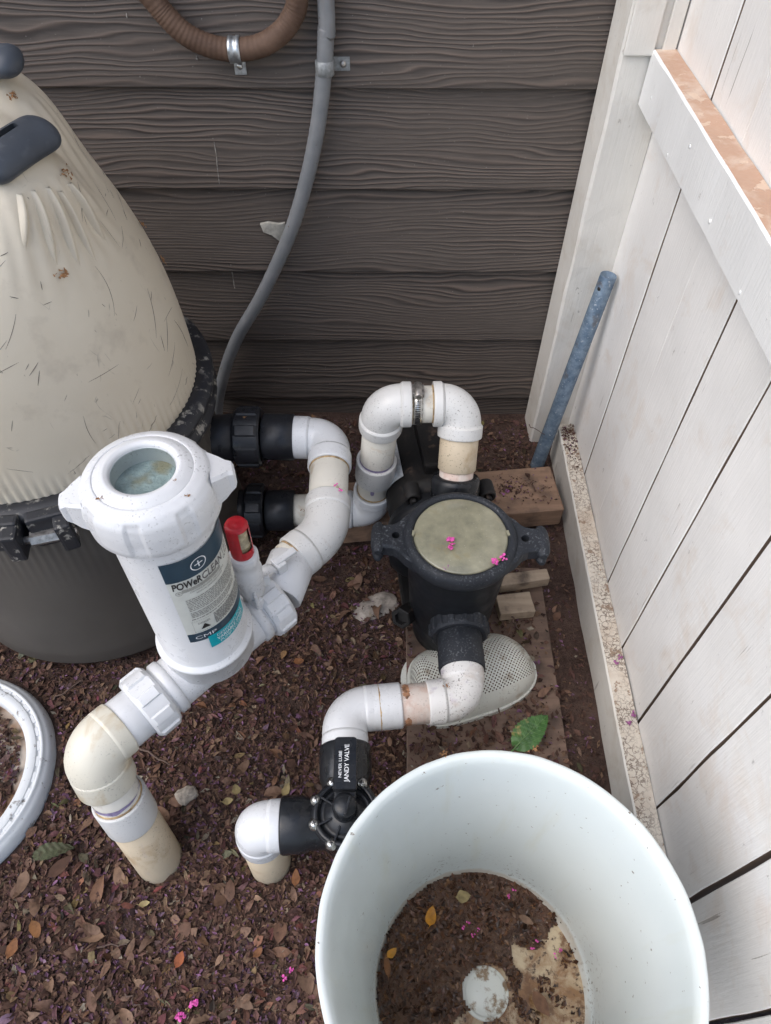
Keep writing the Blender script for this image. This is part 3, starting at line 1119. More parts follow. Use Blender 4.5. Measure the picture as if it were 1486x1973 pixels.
def handle(pc, along, out, scale=1.0, gus=6, side=1, fan=.10):
    """grip as a fat curved bar with a slot, standing on webs that run down into the dome"""
    along = Vector(along).normalized()
    out = Vector(out)
    out = (out - along * out.dot(along)).normalized()
    third = along.cross(out)
    n = 22
    def bar(s0, s1, off, r0_, r1_):
        pts, rr = [], []
        for i in range(n + 1):
            t = i / n
            s = s0 + (s1 - s0) * t
            pts.append(pc + along * s - out * (.9 * s * s / scale) + third * off)
            e = min(1, math.sin(PI * min(max(t, .0), 1)) * 3.2) ** .5
            rr.append(max(.001, (r0_ + (r1_ - r0_) * t) * e))
        return pts, rr
    L = .066 * scale
    mb = MB()
    def ell(s0, s1, off, hw, hh, blunt0=True, blunt1=True, m=22, nr=26):
        vs_, fs_ = [], []
        for i in range(nr + 1):
            t = i / nr
            s = s0 + (s1 - s0) * t
            k = 1.0
            if blunt0: k *= min(1, max(0, 1 - max(0, 1 - t / .22) ** 2.4)) ** .5
            if blunt1: k *= min(1, max(0, 1 - max(0, 1 - (1 - t) / .22) ** 2.4)) ** .5
            k = max(k, .02)
            c = pc + along * s - out * (.9 * s * s / scale) + third * off
            for q in range(m):
                a = 2 * PI * q / m
                vs_.append(c + third * (math.cos(a) * hw * k) + out * (math.sin(a) * hh * k))
        for i in range(nr):
            for q in range(m):
                q2 = (q + 1) % m
                fs_.append((i * m + q, i * m + q2, (i + 1) * m + q2, (i + 1) * m + q))
        fs_ += [list(range(m))[::-1], [nr * m + q for q in range(m)]]
        mb.add(vs_, fs_, True)
    S = scale
    ell(-L, L, 0, .0330 * S, .0200 * S, m=32, nr=40)
    o = mb.build('lifting_handle', 'handle_grey', tank)
    # finger slot cut right through the grip
    cut = MB()
    ctr_ = pc + along * (.02 * L) - third * (.012 * S)
    cut.box(ctr_, (.040 * S, .0125 * S, .09), Matrix((along, third, out)).transposed(), .0055 * S, 4)
    co = cut.build('slot_cutter', 'handle_grey', tank)
    for ob_ in (o, co):
        bm_ = bmesh.new()
        bm_.from_mesh(ob_.data)
        bmesh.ops.remove_doubles(bm_, verts=bm_.verts, dist=1e-6)
        bmesh.ops.recalc_face_normals(bm_, faces=bm_.faces)
        bm_.to_mesh(ob_.data)
        bm_.free()
    md_ = o.modifiers.new('slot', 'BOOLEAN')
    md_.operation = 'DIFFERENCE'
    md_.solver = 'EXACT'
    md_.object = co
    bpy.context.view_layer.update()
    me_ = bpy.data.meshes.new_from_object(o.evaluated_get(bpy.context.evaluated_depsgraph_get()))
    o.modifiers.clear()
    o.data = me_
    for p_ in me_.polygons: p_.use_smooth = True
    if hasattr(me_, 'set_sharp_from_angle'): me_.set_sharp_from_angle(angle=R(40))
    bpy.data.objects.remove(co)
    return o

for (gx0, gy0, gx1, gy1, hx, hy, scale) in ((-45, 335, 100, 238, 38, 322, 1.0), (-100, 130, 45, 112, -10, 150, .95)):
    a = dome_hit(hx, hy)
    zc = a.z + .012
    e0, e1 = at(gx0, gy0, zc - .006), at(gx1, gy1, zc + .006)
    al = (e1 - e0)
    handle((e0 + e1) / 2, al, Vector((.10, -.35, 1)), scale * al.length / .135)
# moulded gusset fins fanning down the dome below the front grip
for (xa, ya, xb, yb) in ((36, 372, 50, 485), (62, 366, 112, 520), (90, 360, 158, 522), (114, 368, 190, 512), (132, 352, 207, 470)):
    A_, B_ = dome_hit(xa, ya), dome_hit(xb, yb)
    if not (A_ and B_):
        continue
    mb = MB()
    vs_, fs_ = [], []
    tA, tB = math.atan2(A_.y - AY, A_.x - AX), math.atan2(B_.y - AY, B_.x - AX)
    for i in range(17):
        t = i / 16
        th = tA + (tB - tA) * t
        z = A_.z + (B_.z - A_.z) * t
        rb_ = dome_r(z, th)
        hgt = .0085 * math.sin(PI * min(1, t + .10)) ** .7 * (1 - .35 * t)
        wth = (.0032 + .0040 * t) * (1 - t ** 5)
        for (dth, dr_) in ((-1, -.002), (-.45, hgt * .8), (0, hgt), (.35, hgt * .85), (1, -.002)):
            r_ = rb_ + dr_
            a_ = th + dth * wth / rb_
            vs_.append((AX + r_ * math.cos(a_), AY + r_ * math.sin(a_), z))
    for i in range(16):
        for q in range(4):
            fs_.append((i * 5 + q, i * 5 + q + 1, (i + 1) * 5 + q + 1, (i + 1) * 5 + q))
    mb.add(vs_, fs_, True)
    mb.build('gusset_fin', 'tank_cream', tank)

# ================================================================== PLUMBING
RP, RH = .0275, .0325          # pipe and socket radius

# ---- union helper
def union(parent, c0, d, mat, r_in, r_nut, L, lugs=10, name='union_nut', tail=None, tail_mat=None):
    c0, d = Vector(c0), Vector(d).normalized()
    def mod(t, th):
        return .0026 if (math.sin(th * lugs) > .1 and .12 * L < t < .88 * L) else 0
    mb = MB()
    prof = [(0, r_in), (0, r_nut - .003), (.003, r_nut)]
    k = 10
    prof += [(.003 + (L - .006) * i / k, r_nut) for i in range(1, k + 1)]
    prof += [(L, r_nut - .003), (L, r_in)]
    mb.lathe(c0, d, prof, 144, mod=mod, smooth=False)
    return mb.build(name, mat, parent)

# ---- pump discharge loop to the filter's lower port
oz = .245
po = at(878, 930, .262)
eR = at(891, 778, .37)
eL = at(738, 780, .37)
lo = Vector((-.012, .808, .092))
loop = thing('discharge_pipe', (po.x, po.y, 0), 'white PVC pipe arching over from the pump outlet to the filter', 'pipe')
dv = (po - eR).normalized()
MB().lathe(po + dv * .02, -dv, [(0, .024), (.0, .0262), (.05, .0262), (.05, .024)], 32, True).build('threaded_adapter', 'pvc_rust', loop)
straight(MB(), po - dv * .022, eR + dv * .040, .0292).build('pipe', 'pvc_tan', loop)
dl = (eL - eR).normalized()
elbow('elbow', 'pvc_white', loop, eR + dv * .050, eR, eR + dl * .044, .0305, .0338, .018)
elbow('elbow', 'pvc_white', loop, eL - dl * .042, eL, eL + (lo - eL).normalized() * .052, .0310, .0338, .018)
straight(MB(), eR + dl * .034, eL - dl * .034, RP).build('pipe', 'pvc_pipe', loop)
dd = (lo - eL).normalized()
straight(MB(), eL + dd * .05, lo - dd * .02, RP).build('pipe', 'pvc_pipe', loop)
cp = eL + dd * ((lo - eL).length * .56)
m_ = MB()
hub(m_, cp, cp - dd * .024, .0335)
hub(m_, cp, cp + dd * .024, .0335)
m_.build('coupling', 'pvc_white', loop)
smear(loop, cp - dd * .0262, dd, RP + .0006, 0, 360, .005, seed=3)
for k_ in range(5):
    smear(loop, cp + dd * .034, dd, RP + .0006, 20 + k_ * 70, 34 + k_ * 70, .014, seed=k_)
glue(loop, eR + dv * .0495, dv, RP + .0008)
glue(loop, eR + dl * .0438, dl, RP)
glue(loop, eL - dl * .0418, -dl, RP)
smear(loop, eL - dl * .0440, dl, RP + .0009, 40, 170, .008, 'glue', 7, 'glue_run')
glue(loop, eL + (lo - eL).normalized() * .0518, dd, RP)
glue(loop, lo - dd * .0622, -dd, RP)
elbow('elbow', 'pvc_new', loop, lo - dd * .062, lo, lo + Vector((-1, -.012, 0)) * .056, .0325, .0345, .020)
ue = Vector((-.150, .805, .092))
straight(MB(), lo + Vector((-.05, 0, 0)), ue + Vector((-.02, 0, 0)), RP + .0015).build('pipe', 'pvc_pipe', loop)
mb = MB()
straight(mb, ue, ue + Vector((-.05, 0, 0)), .037)
mb.build('union_tail', 'black_union', loop)
union(loop, ue + Vector((-.052, 0, 0)), (-1, 0, 0), 'black_union', .03, .047, .034, 8)
mb = MB()
straight(mb, ue + Vector((-.086, 0, 0)), Vector((-.285, .80, .092)), .038)
mb.build('port_stub', 'black_union', loop)
# worm-drive clamp on the crossover
hc = eL - dl * .0505
mb = MB()
mb.lathe(hc - dl * .0068, dl, [(0, RP), (0, .0300), (.0136, .0300), (.0136, RP)], 48)
clampo = mb.build('hose_clamp', 'steel', loop)
mb = MB()
sv = Vector((0, -.25, 1)).normalized()
mb.box(hc + sv * .034, (.018, .020, .009), Matrix.Rotation(0, 3, 'Z'), .0015)
straight(mb, hc + sv * .037 + Vector((0, -.016, .0)), hc + sv * .037 + Vector((0, .014, .0)), .0058)
mb.build('clamp_screw', 'steel_rust', clampo)
mb = MB()
fa, fb, fd = frame(dl)
for k in range(16):
    th = k * .09 - .5
    rd = (Vector((0, -1, 0)) * math.cos(th) + Vector((0, 0, 1)) * math.sin(th))
    mb.box(hc + rd * .0301, (.0075, .0010, .0014), Matrix.Rotation(-th, 3, 'X'))
mb.build('clamp_slot', 'ink', clampo)

# ---- filter outlet to the chlorine feeder
RZ = .262
uE = Vector((-.076, .808, .272))
b45 = at(630, 1026, RZ)
teeC = Vector((-.2165, .4395, .25))
TD = Vector((.152, .155, .006)).normalized()
ret = thing('filter_outlet_pipe', (uE.x, uE.y, 0), 'white PVC pipe with elbow running from the upper black union to the feeder', 'pipe')
elbow('elbow', 'pvc_new', ret, uE + Vector((-.060, .003, 0)), uE, uE + (b45 - uE).normalized() * .062, .0325, .0345, .024)
d2 = (b45 - uE).normalized()
b45 = uE + d2 * ((b45 - uE).length)
run_end = b45 - TD * .070
straight(MB(), uE + d2 * .05, b45 - d2 * .03, .0300).build('pipe', 'pvc_pipe', ret)
# 45 degree fitting
elbow('elbow', 'pvc_white', ret, b45 - d2 * .060, b45, b45 - TD * .062, .0335, .0345, .020, bend=.075)
straight(MB(), b45 - TD * .055, b45 - TD * .075, .0300).build('pipe', 'pvc_pipe', ret)
glue(ret, uE + d2 * .0622, d2, .0302)
glue(ret, b45 - TD * .0622, -TD, .0302)
mb = MB()
uu = uE + Vector((-.058, .003, 0))
straight(mb, uu, uu + Vector((-.050, .001, 0)), .0375)
mb.build('union_tail', 'black_union', ret)
union(ret, uu + Vector((-.052, .001, 0)), (-1, 0, 0), 'black_union', .03, .047, .042, 8)
mb = MB()
straight(mb, uu + Vector((-.094, 0, 0)), Vector((-.285, .80, .275)), .0385)
mb.build('port_stub', 'black_union', ret)

# ================================================================== CHLORINE FEEDER
fd_ = thing('chlorine_feeder', (teeC.x, teeC.y, 0), 'white upright chlorine tablet feeder with eared cap and printed label', 'chlorine feeder')
bt = Vector((teeC.x, teeC.y, 0))
BR = .0535
prof = [(.258, .020), (.262, .050), (.270, .0570), (.300, .0580), (.3005, .0590), (.304, .0598), (.3075, .0590), (.309, .0540), (.311, BR), (.54, BR - .0005), (.556, BR - .0005)]
MB().lathe(bt, (0, 0, 1), prof, 72, cap0=True).build('body', 'feeder', fd_)
# horizontal tee arms
mb = MB()
mb.sweep([teeC - TD * .085, teeC - TD * .078, teeC + TD * .078, teeC + TD * .085], [.0335, .0345, .0345, .0335], 36)
for s in (-1, 1):
    mb.lathe(teeC + TD * (s * .062), TD * s, [(0, .0345), (.002, .0375), (.012, .0375), (.014, .0345)], 40)
mb.build('tee_arm', 'feeder', fd_)
mb = MB()
for s in (-1, 1):
    c = teeC + TD * (s * .079)
nutL = union(fd_, teeC - TD * .079, -TD, 'feeder', .030, .0425, .034, 9)
nutR = union(fd_, teeC + TD * .079, TD, 'feeder', .030, .0425, .034, 9)
mb = MB()
straight(mb, teeC - TD * .112, teeC - TD * .148, .0335)
mb.build('union_tail', 'feeder', fd_)
mb = MB()
straight(mb, teeC + TD * .112, b45 - TD * .066, .0335)
mb.build('union_tail', 'feeder', fd_)
# threaded cap
mb = MB()
CT = .604
CR = .0640
prof = [(.545, BR), (.545, CR - .003), (.549, CR), (.572, CR + .0006), (.586, CR - .0015), (.594, CR - .007), (.598, CR - .0145), (.5985, CR - .017), (.5975, CR - .0178), (.5985, CR - .0186), (.602, CR - .024), (.6035, CR - .029), (.602, CR - .0325), (.598, CR - .0345)]
pp = []
for a, b in zip(prof[:-1], prof[1:]):
    for k in range(3):
        t = k / 3
        pp.append((a[0] + (b[0] - a[0]) * t, a[1] + (b[1] - a[1]) * t))
pp.append(prof[-1])
def capmod(t, th):
    # shallow scallops round the skirt
    s_ = math.cos(th * 8)
    f = 1 if .552 < t < .590 else 0
    return -.0022 * f if s_ > .55 else 0
mb.lathe(bt, (0, 0, 1), pp, 192, mod=capmod)
cap = mb.build('cap', 'feeder', fd_)
MB().lathe(bt, (0, 0, 1), [(.5985, CR - .0335), (.5996, .02), (.5998, .0003)], 64).build('window', 'pane', cap)
MB().lathe(bt, (0, 0, 1), [(.600, CR - .0338), (.574, CR - .0330)], 64).build('window_well', 'feeder', cap)
MB().lathe(bt, (0, 0, 1), [(.580, CR - .0330), (.5795, .015), (.5795, .0003)], 48).build('murky_water', 'murky', cap)
# two ears on opposite sides
ear_dir = (at(458, 905, .575) - at(125, 970, .575))
ear_dir.z = 0
ear_dir.normalize()
for s in (-1, 1):
    e = ear_dir * s
    sd_ = Vector((-e.y, e.x, 0))
    mb = MB()
    secs = [(CR - .006, .021, .553, .590), (CR + .004, .015, .555, .587), (CR + .010, .0105, .558, .585), (CR + .015, .0095, .562, .583), (CR + .017, .007, .566, .580)]
    vs, fs = [], []
    for (rr, hw, za, zb) in secs:
        for (u_, z_) in ((-hw, za), (-hw, zb - .003), (-hw + .003, zb), (hw - .003, zb), (hw, zb - .003), (hw, za)):
            vs.append(bt + e * rr + sd_ * u_ + Vector((0, 0, z_)))
    for i in range(len(secs) - 1):
        for k in range(6):
            k2 = (k + 1) % 6
            fs.append((i * 6 + k, i * 6 + k2, (i + 1) * 6 + k2, (i + 1) * 6 + k))
    fs += [list(range(6))[::-1], [4 * 6 + k for k in range(6)]]
    mb.add(vs, fs, False)
    mb.build('ear', 'feeder', cap)

# printed label wrapped round the body
LA = R(-84)
def cyl(u, v, off=.0006):
    a = LA + u / BR
    return Vector((bt.x + math.cos(a) * (BR + off), bt.y + math.sin(a) * (BR + off), v))
def patch(u0, u1, v0, v1, off, mat, parent, name, skew=0.0, n=24):
    mb = MB()
    vs = []
    for k in range(n + 1):
        u = u0 + (u1 - u0) * k / n
        vs += [cyl(u, v0 + skew * u, off), cyl(u, v1 + skew * u, off)]
    mb.add(vs, [(2 * k, 2 * k + 2, 2 * k + 3, 2 * k + 1) for k in range(n)], True)
    return mb.build(name, mat, parent)
LW = .098
V0, V1 = .372, .522
lab = patch(0, LW, V0, V1, .0005, 'paper', fd_, 'label')
patch(0, LW, V1 - .032, V1 + .0004, .0008, 'navy', lab, 'printed_band')
patch(0, LW, V0 - .0004, V0 + .0165, .0008, 'navy', lab, 'printed_band')
teal = patch(.020, .082, V0 - .022, V0 + .0030, .0011, 'teal', fd_, 'teal_label')
tag(teal, 'teal sticker strip below the printed label')
def T(body, u, v, size, mat, parent=lab, off=.0012, **kw):
    return text_part('lettering', body, size, mat, parent, lambda x, y: cyl(u + x, v + y, off), **kw)
T('POWeR', .004, V1 - .0450, .0158, 'ink', width=.0310, shear=.12, bold=.024)
T('CLEAN', .0358, V1 - .0450, .0158, 'ink_outline', width=.0310, shear=.12, bold=.012)
T('TAB', .0685, V1 - .0425, .0135, 'ink_grey', width=.0160, bold=-.008)
T('ULTRA', .0690, V1 - .0495, .0058, 'ink', width=.0160, bold=.01)
T('CHLORINE/BROMINE TABLET FEEDER', .019, V1 - .0560, .0036, 'ink_grey', width=.046, shear=.2)
T('RESIDUAL SANITIZER SYSTEM', .025, V1 - .0605, .0034, 'ink_grey', width=.036, shear=.2)
for k in range(6):
    patch(.012, .060, V1 - .0475 - k * .0009, V1 - .0471 - k * .0009, .0011, 'ink_grey', lab, 'printed_line', n=10)
# plus sign badges
def badge(u, v, r, mat, w=.0009):
    mb = MB()
    n = 32
    vs = []
    for k in range(n):
        a = 2 * PI * k / n
        vs += [cyl(u + r * math.cos(a), v + r * math.sin(a), .0013), cyl(u + (r - w) * math.cos(a), v + (r - w) * math.sin(a), .0013)]
    mb.add(vs, [(2 * k, (2 * k + 2) % (2 * n), (2 * k + 3) % (2 * n), 2 * k + 1) for k in range(n)], False)
    h = r * .52
    for (a, b) in ((h, w * .6), (w * .6, h)):
        mb.add([cyl(u - a, v - b, .0013), cyl(u + a, v - b, .0013), cyl(u + a, v + b, .0013), cyl(u - a, v + b, .0013)], [(0, 1, 2, 3)], False)
    mb.build('plus_badge', mat, lab)
badge(.0365, V1 - .0165, .0090, 'white_ink', .0011)
badge(.0085, V1 - .0515, .0034, 'ink_grey', .0005)
# paragraphs too small to read: rows of word-like dashes
rnd = random.Random(3)
def para(u0, u1, vtop, rows, step, hgt, name='fine_print', gap=.25):
    mb = MB()
    for r_ in range(rows):
        v = vtop - r_ * step
        u = u0
        end = u1 - (rnd.random() * .012 if r_ % 4 == 3 else 0)
        while u < end:
            L = .0012 + rnd.random() * .0034
            ue_ = min(u + L, end)
            mb.add([cyl(u, v, .0011), cyl(ue_, v, .0011), cyl(ue_, v + hgt, .0011), cyl(u, v + hgt, .0011)], [(0, 1, 2, 3)], False)
            u = ue_ + .0006 + rnd.random() * .0006
    mb.build(name, 'ink_grey', lab)
para(.012, .086, V1 - .0675, 8, .0029, .0011)
para(.012, .080, V1 - .0925, 4, .0027, .0010)
para(.011, .060, V1 - .1055, 1, .0027, .0013)
para(.034, .092, V1 - .1105, 9, .00235, .0013)
T('DANGER', .0155, V0 + .0335, .0044, 'ink_grey', width=.0135)
mb = MB()
mb.add([cyl(.0165, V0 + .0225, .0012), cyl(.0275, V0 + .0225, .0012), cyl(.022, V0 + .0320, .0012)], [(0, 1, 2)], False)
mb.build('hazard_mark', 'ink', lab)
mb = MB()
for k in range(9):
    for (u, v, du, dv_) in ((.0095 + k * .0025, V0 + .0405, .0013, .0004), (.0095 + k * .0025, V0 + .0190, .0013, .0004), (.0095, V0 + .0195 + k * .0024, .0004, .0012)):
        mb.add([cyl(u, v, .0011), cyl(u + du, v, .0011), cyl(u + du, v + dv_, .0011), cyl(u, v + dv_, .0011)], [(0, 1, 2, 3)], False)
mb.build('dotted_frame', 'ink_grey', lab)
T('CMP', .0075, V0 + .0050, .0088, 'white_ink', width=.024, bold=-.008)
T('DESIGNED FOR', .0300, V0 - .0050, .0075, 'white_ink', parent=teal, off=.0016, width=.043, bold=-.010)
T('VARIABLE SPEED', .0290, V0 - .0120, .0075, 'white_ink', parent=teal, off=.0016, width=.046, bold=.012)
T('PUMP SYSTEMS', .0320, V0 - .0190, .0075, 'white_ink', parent=teal, off=.0016, width=.042, bold=-.010)

# control valve with red dial on the outlet arm
vb = at(492, 1158, .275)
vb = Vector((vb.x, vb.y, 0))
mb = MB()
mb.lathe(vb, (0, 0, 1), [(.270, .0145), (.300, .0145), (.304, .0165), (.328, .0170), (.332, .0185), (.352, .0188), (.356, .0170), (.366, .0165), (.370, .0180), (.382, .0182), (.386, .0160), (.386, .012)], 40)
for k in range(4):
    a = k * PI / 2 + .4
    mb.box(vb + Vector((math.cos(a) * .019, math.sin(a) * .019, .312)), (.012, .004, .018), zrot(a), .001)
mb.box(vb + Vector((.006, -.012, .292)), (.012, .016, .022), zrot(.8), .002)
cv_ = mb.build('control_valve', 'feeder', fd_)
mb = MB()
n = 48
prof = [(.384, .0135), (.388, .0140)] + [(.388 + .050 * k / 8, .0140) for k in range(1, 9)] + [(.441, .0128), (.442, .0080), (.4412, .004), (.442, .002), (.442, .0002)]
a0 = R(-40)
vs = []
fs = []
for i, (t, r) in enumerate(prof):
    for k in range(n):
        th = 2 * PI * k / n
        vs.append(vb + Vector((math.cos(th) * r, math.sin(th) * r, t)))
for i in range(len(prof) - 1):
    for k in range(n):
        th = (2 * PI * (k + .5) / n - a0 + PI) % (2 * PI) - PI
        if abs(th) < .62 and 3 <= i <= 8:
            continue
        k2 = (k + 1) % n
        fs.append((i * n + k, i * n + k2, (i + 1) * n + k2, (i + 1) * n + k))
mb.add(vs, fs, True)
rc = mb.build('red_dial_cap', 'red', cv_)
mb = MB()
mb.lathe(vb, (0, 0, 1), [(.388, .0118), (.405, .0118), (.4055, .0124), (.409, .0124), (.4095, .0112), (.436, .0112)], 32, True, True)
mb.build('dial_insert', 'clear_insert', cv_)
# clip-on tube clamp beside the valve
kc = at(532, 1083, .300)
mb = MB()
mb.lathe(kc + Vector((-.018, -.012, -.010)), TD.cross(Vector((0, 0, 1))), [(0, .012), (0, .017), (.014, .017), (.014, .012)], 28)
mb.box(kc + Vector((.012, .006, .004)), (.034, .010, .006), zrot(.75), .0015)
mb.box(kc + Vector((.004, -.002, -.006)), (.014, .020, .022), zrot(.75), .002)
mb.build('tube_clip', 'feeder', fd_)
# ================================================================== RETURN DOWN INTO THE GROUND
c0 = at(171, 1450, .25)
gp = at(306, 1652, 0.0)
dn = thing('return_pipe', (gp.x, gp.y, 0), 'cream PVC elbow and pipe going down into the ground below the feeder', 'pipe')
dg = (gp - c0).normalized()
elbow('elbow', 'pvc_cream', dn, teeC - TD * .140, c0 + TD * .004, c0 + dg * .060, .0358, .0362, .030, bend=.037)
straight(MB(), c0 + dg * .050, c0 + dg * .135, .0296).build('pipe', 'pvc_pipe', dn)
mb = MB()
hub(mb, c0 + dg * .130, c0 + dg * .098, .0342)
hub(mb, c0 + dg * .130, c0 + dg * .150, .0342)
mb.build('coupling', 'pvc_white', dn)
smear(dn, c0 + dg * .088, dg, .0300, 0, 360, .007, seed=2)
glue(dn, c0 + dg * .0602, dg, .0298)
glue(dn, c0 + dg * .0975, -dg, .0298)
straight(MB(), c0 + dg * .140, gp + dg * .04, .0316).build('pipe', 'pvc_tan', dn)

# ================================================================== PUMP
LC = at(888, 1030, .300)
PX, PY = LC.x, LC.y
pump = thing('pool_pump', (PX, PY, 0), 'black pool pump with clouded round lid between the pipes', 'pump')
SZ = .16
inl = at(883, 1198, SZ)
mb = MB()
def potmod(t, th):
    return .0
mb.lathe((PX, PY, 0), (0, 0, 1), [(.045, .040), (.050, .058), (.10, .064), (.20, .070), (.272, .0735), (.285, .0755)], 56, cap0=True)
# suction neck
ndir = (at(890, 1290, SZ) - at(882, 1190, SZ)).normalized()
straight(mb, Vector((PX, PY, SZ)) + ndir * .02, inl + ndir * .004, .036)
mb.build('strainer_pot', 'pump_body', pump)
# volute behind the pot
mb = MB()
vdir = Vector((-.13, 1, 0)).normalized()
vc = Vector((PX, PY, SZ - .005)) + vdir * .062
mb.lathe(vc, vdir, [(0, .056), (.008, .080), (.016, .088), (.030, .089), (.033, .084), (.040, .084), (.043, .090), (.056, .090), (.060, .086), (.075, .082), (.085, .066)], 64, True, True)
mb.build('volute', 'pump_body', pump)
for k in range(8):
    a = k * PI / 4 + .38
    q = vc + vdir * .02 + Vector((math.cos(a) * .083, 0, math.sin(a) * .083))
    b_ = MB()
    b_.lathe(q - vdir * .010, -vdir, [(-.012, .009), (0, .009), (.002, .008), (.002, .0045), (.006, .0045), (.006, .0002)], 16)
    b_.build('volute_bolt', 'motor', pump)
# discharge collar
dvo = -dv
mb = MB()
mb.lathe(po - dvo * .072, dvo, [(0, .044), (.01, .040), (.03, .040), (.034, .036), (.048, .036), (.052, .0375), (.074, .0375), (.080, .0365), (.083, .034), (.083, .0262)], 48, True)
mb.build('discharge_collar', 'black', pump)
# motor
md = vdir
m0 = vc + md * .083
mb = MB()
mb.lathe(m0, md, [(0, .060), (.006, .074), (.03, .076), (.20, .076), (.215, .074), (.228, .060), (.232, .03), (.232, .0005)], 72, mod=lambda t, th: (.0030 if math.sin(th * 26) > .2 and .03 < t < .2 else 0))
motor = mb.build('motor', 'motor', pump)
mb = MB()
mb.box(m0 + md * .11 + Vector((.012, 0, .080)), (.056, .15, .030), zrot(.13), .006)
mb.build('motor_cover', 'motor', motor)
mb = MB()
lpA = m0 + md * .085
for k in range(9):
    pass
vs = []
for k in range(9):
    a = R(128) + R(34) * k / 8
    o_ = Vector((math.cos(a), 0, math.sin(a))) * .0800
    vs += [lpA + o_ - md * .045, lpA + o_ + md * .045]
mb.add(vs, [(2 * k, 2 * k + 1, 2 * k + 3, 2 * k + 2) for k in range(8)], True)
mb.build('rating_plate', plain('rating_plate', (.50, .52, .54), .4, .3, .2, 200), motor)
# lid ring with ears
mb = MB()
ring = [(.276, .0700), (.276, .0765), (.279, .0800), (.288, .0812), (.296, .0800), (.301, .0765), (.303, .0720), (.302, .0685), (.2995, .0668), (.297, .0660)]
pp = []
for a, b in zip(ring[:-1], ring[1:]):
    pp += [a, ((a[0] + b[0]) / 2, (a[1] + b[1]) / 2)]
pp.append(ring[-1])
mb.lathe((PX, PY, 0), (0, 0, 1), pp, 96)
lid = mb.build('lid_ring', 'black_worn', pump)
ed = (at(1040, 1068, .285) - at(727, 1060, .285))
ed.z = 0
ed.normalize()
for s in (-1, 1):
    e = ed * s
    sd_ = Vector((-e.y, e.x, 0))
    # flat arm with a hole, ending in an upright barrel
    n = 18
    outer = []
    arm = [(.060, .050), (.078, .036), (.086, .026), (.094, .021), (.104, .0195), (.112, .0195)]
    hole_c, hole_r = .0905, .0058
    top, bot = .296, .274
    mb = MB()
    outl = [(r_, w_) for r_, w_ in arm] + [(r_, -w_) for r_, w_ in arm[::-1]]
    # ring of faces between the arm outline and the hole, made radially
    m = 36
    def edge_pt(th):
        dx, dy = math.cos(th), math.sin(th)
        best = None
        for i in range(len(outl)):
            (x1_, y1_), (x2_, y2_) = outl[i], outl[(i + 1) % len(outl)]
            x1_ -= hole_c; x2_ -= hole_c
            den = dx * (y2_ - y1_) - dy * (x2_ - x1_)
            if abs(den) < 1e-12: continue
            t = (x1_ * (y2_ - y1_) - y1_ * (x2_ - x1_)) / den
            u_ = (x1_ * dy - y1_ * dx) / den
            if t > 0 and -1e-6 <= u_ <= 1 + 1e-6 and (best is None or t < best):
                best = t
        return (hole_c + dx * best, dy * best)
    vs = []
    for k in range(m):
        th = 2 * PI * k / m
        ox, oy = edge_pt(th)
        hx, hy = hole_c + hole_r * math.cos(th), hole_r * math.sin(th)
        ix, iy = hole_c + (ox - hole_c) * .86, oy * .86
        ctr = Vector((PX, PY, 0))
        for (x_, y_, z_) in ((ox, oy, bot), (ox, oy, top - .004), (ix, iy, top), (hx, hy, top - .001), (hx, hy, bot)):
            vs.append(ctr + e * x_ + sd_ * y_ + Vector((0, 0, z_)))
    fs = []
    for k in range(m):
        k2 = (k + 1) % m
        for q in range(4):
            fs.append((k * 5 + q, k2 * 5 + q, k2 * 5 + q + 1, k * 5 + q + 1))
        fs.append((k * 5 + 4, k2 * 5 + 4, k2 * 5, k * 5))
    mb.add(vs, fs, False)
    # barrel end: rounded slab standing across the arm
    q = Vector((PX, PY, 0)) + e * .115
    pts_, rr_ = [], []
    for i in range(13):
        t = i / 12
        u_ = (-1 + 2 * t)
        pts_.append(q + sd_ * (u_ * .026) + Vector((0, 0, .287)))
        rr_.append(.0105 * (1 - .55 * abs(u_) ** 4))
    mb.sweep(pts_, rr_, 16)
    pts2 = [p - Vector((0, 0, .016)) for p in pts_]
    mb.sweep(pts2, [r_ * .85 for r_ in rr_], 16)
    mb.build('lid_ear', 'black_worn', lid)
MB().lathe((PX, PY, 0), (0, 0, 1), [(.296, .0664), (.2990, .0655), (.3000, .0635), (.3003, .03), (.3003, .0003)], 72).build('lid_window', 'lens', lid)
for a in (R(172), R(8)):
    q = Vector((PX, PY, .3012)) + Vector((math.cos(a) * .0668, math.sin(a) * .0668 - .008, 0))
    MB().box(q, (.0035, .009, .003), zrot(a), .0005).build('lens_tab', 'lens', lid)
# inlet union and adapter
union(pump, inl, ndir, 'black_worn', .030, .0425, .026, 14, name='inlet_nut')
mb = MB()
straight(mb, inl + ndir * .024, inl + ndir * .078, .0330)
hub(mb, inl + ndir * .05, inl + ndir * .080, .0335)
mb.build('inlet_adapter', 'black_worn', pump)
# flange bosses with bolts either side of the discharge port
for (px_, py_) in ((797, 966), (941, 960)):
    q = at(px_, py_, .232)
    b_ = MB()
    b_.lathe(q + vdir * .03, -vdir, [(0, .0135), (.026, .0135), (.029, .012), (.029, .0085), (.022, .008), (.022, .0002)], 20)
    b_.lathe(q + vdir * .012, -vdir, [(0, .0060), (.014, .0060), (.016, .0045), (.016, .0002)], 6, smooth=False)
    b_.build('flange_boss', 'motor', pump)
# drain knob low on the left
kq = Vector((PX - .076, PY - .03, .13))
mb = MB()
mb.lathe(kq, Vector((-.5, -.7, .45)), [(-.02, .016), (0, .018), (.008, .018), (.010, .016), (.010, .0105), (.002, .0100), (.002, .0002)], 6, smooth=False)
straight(mb, kq, Vector((PX - .05, PY, .12)), .012)
mb.build('drain_plug', 'motor', pump)
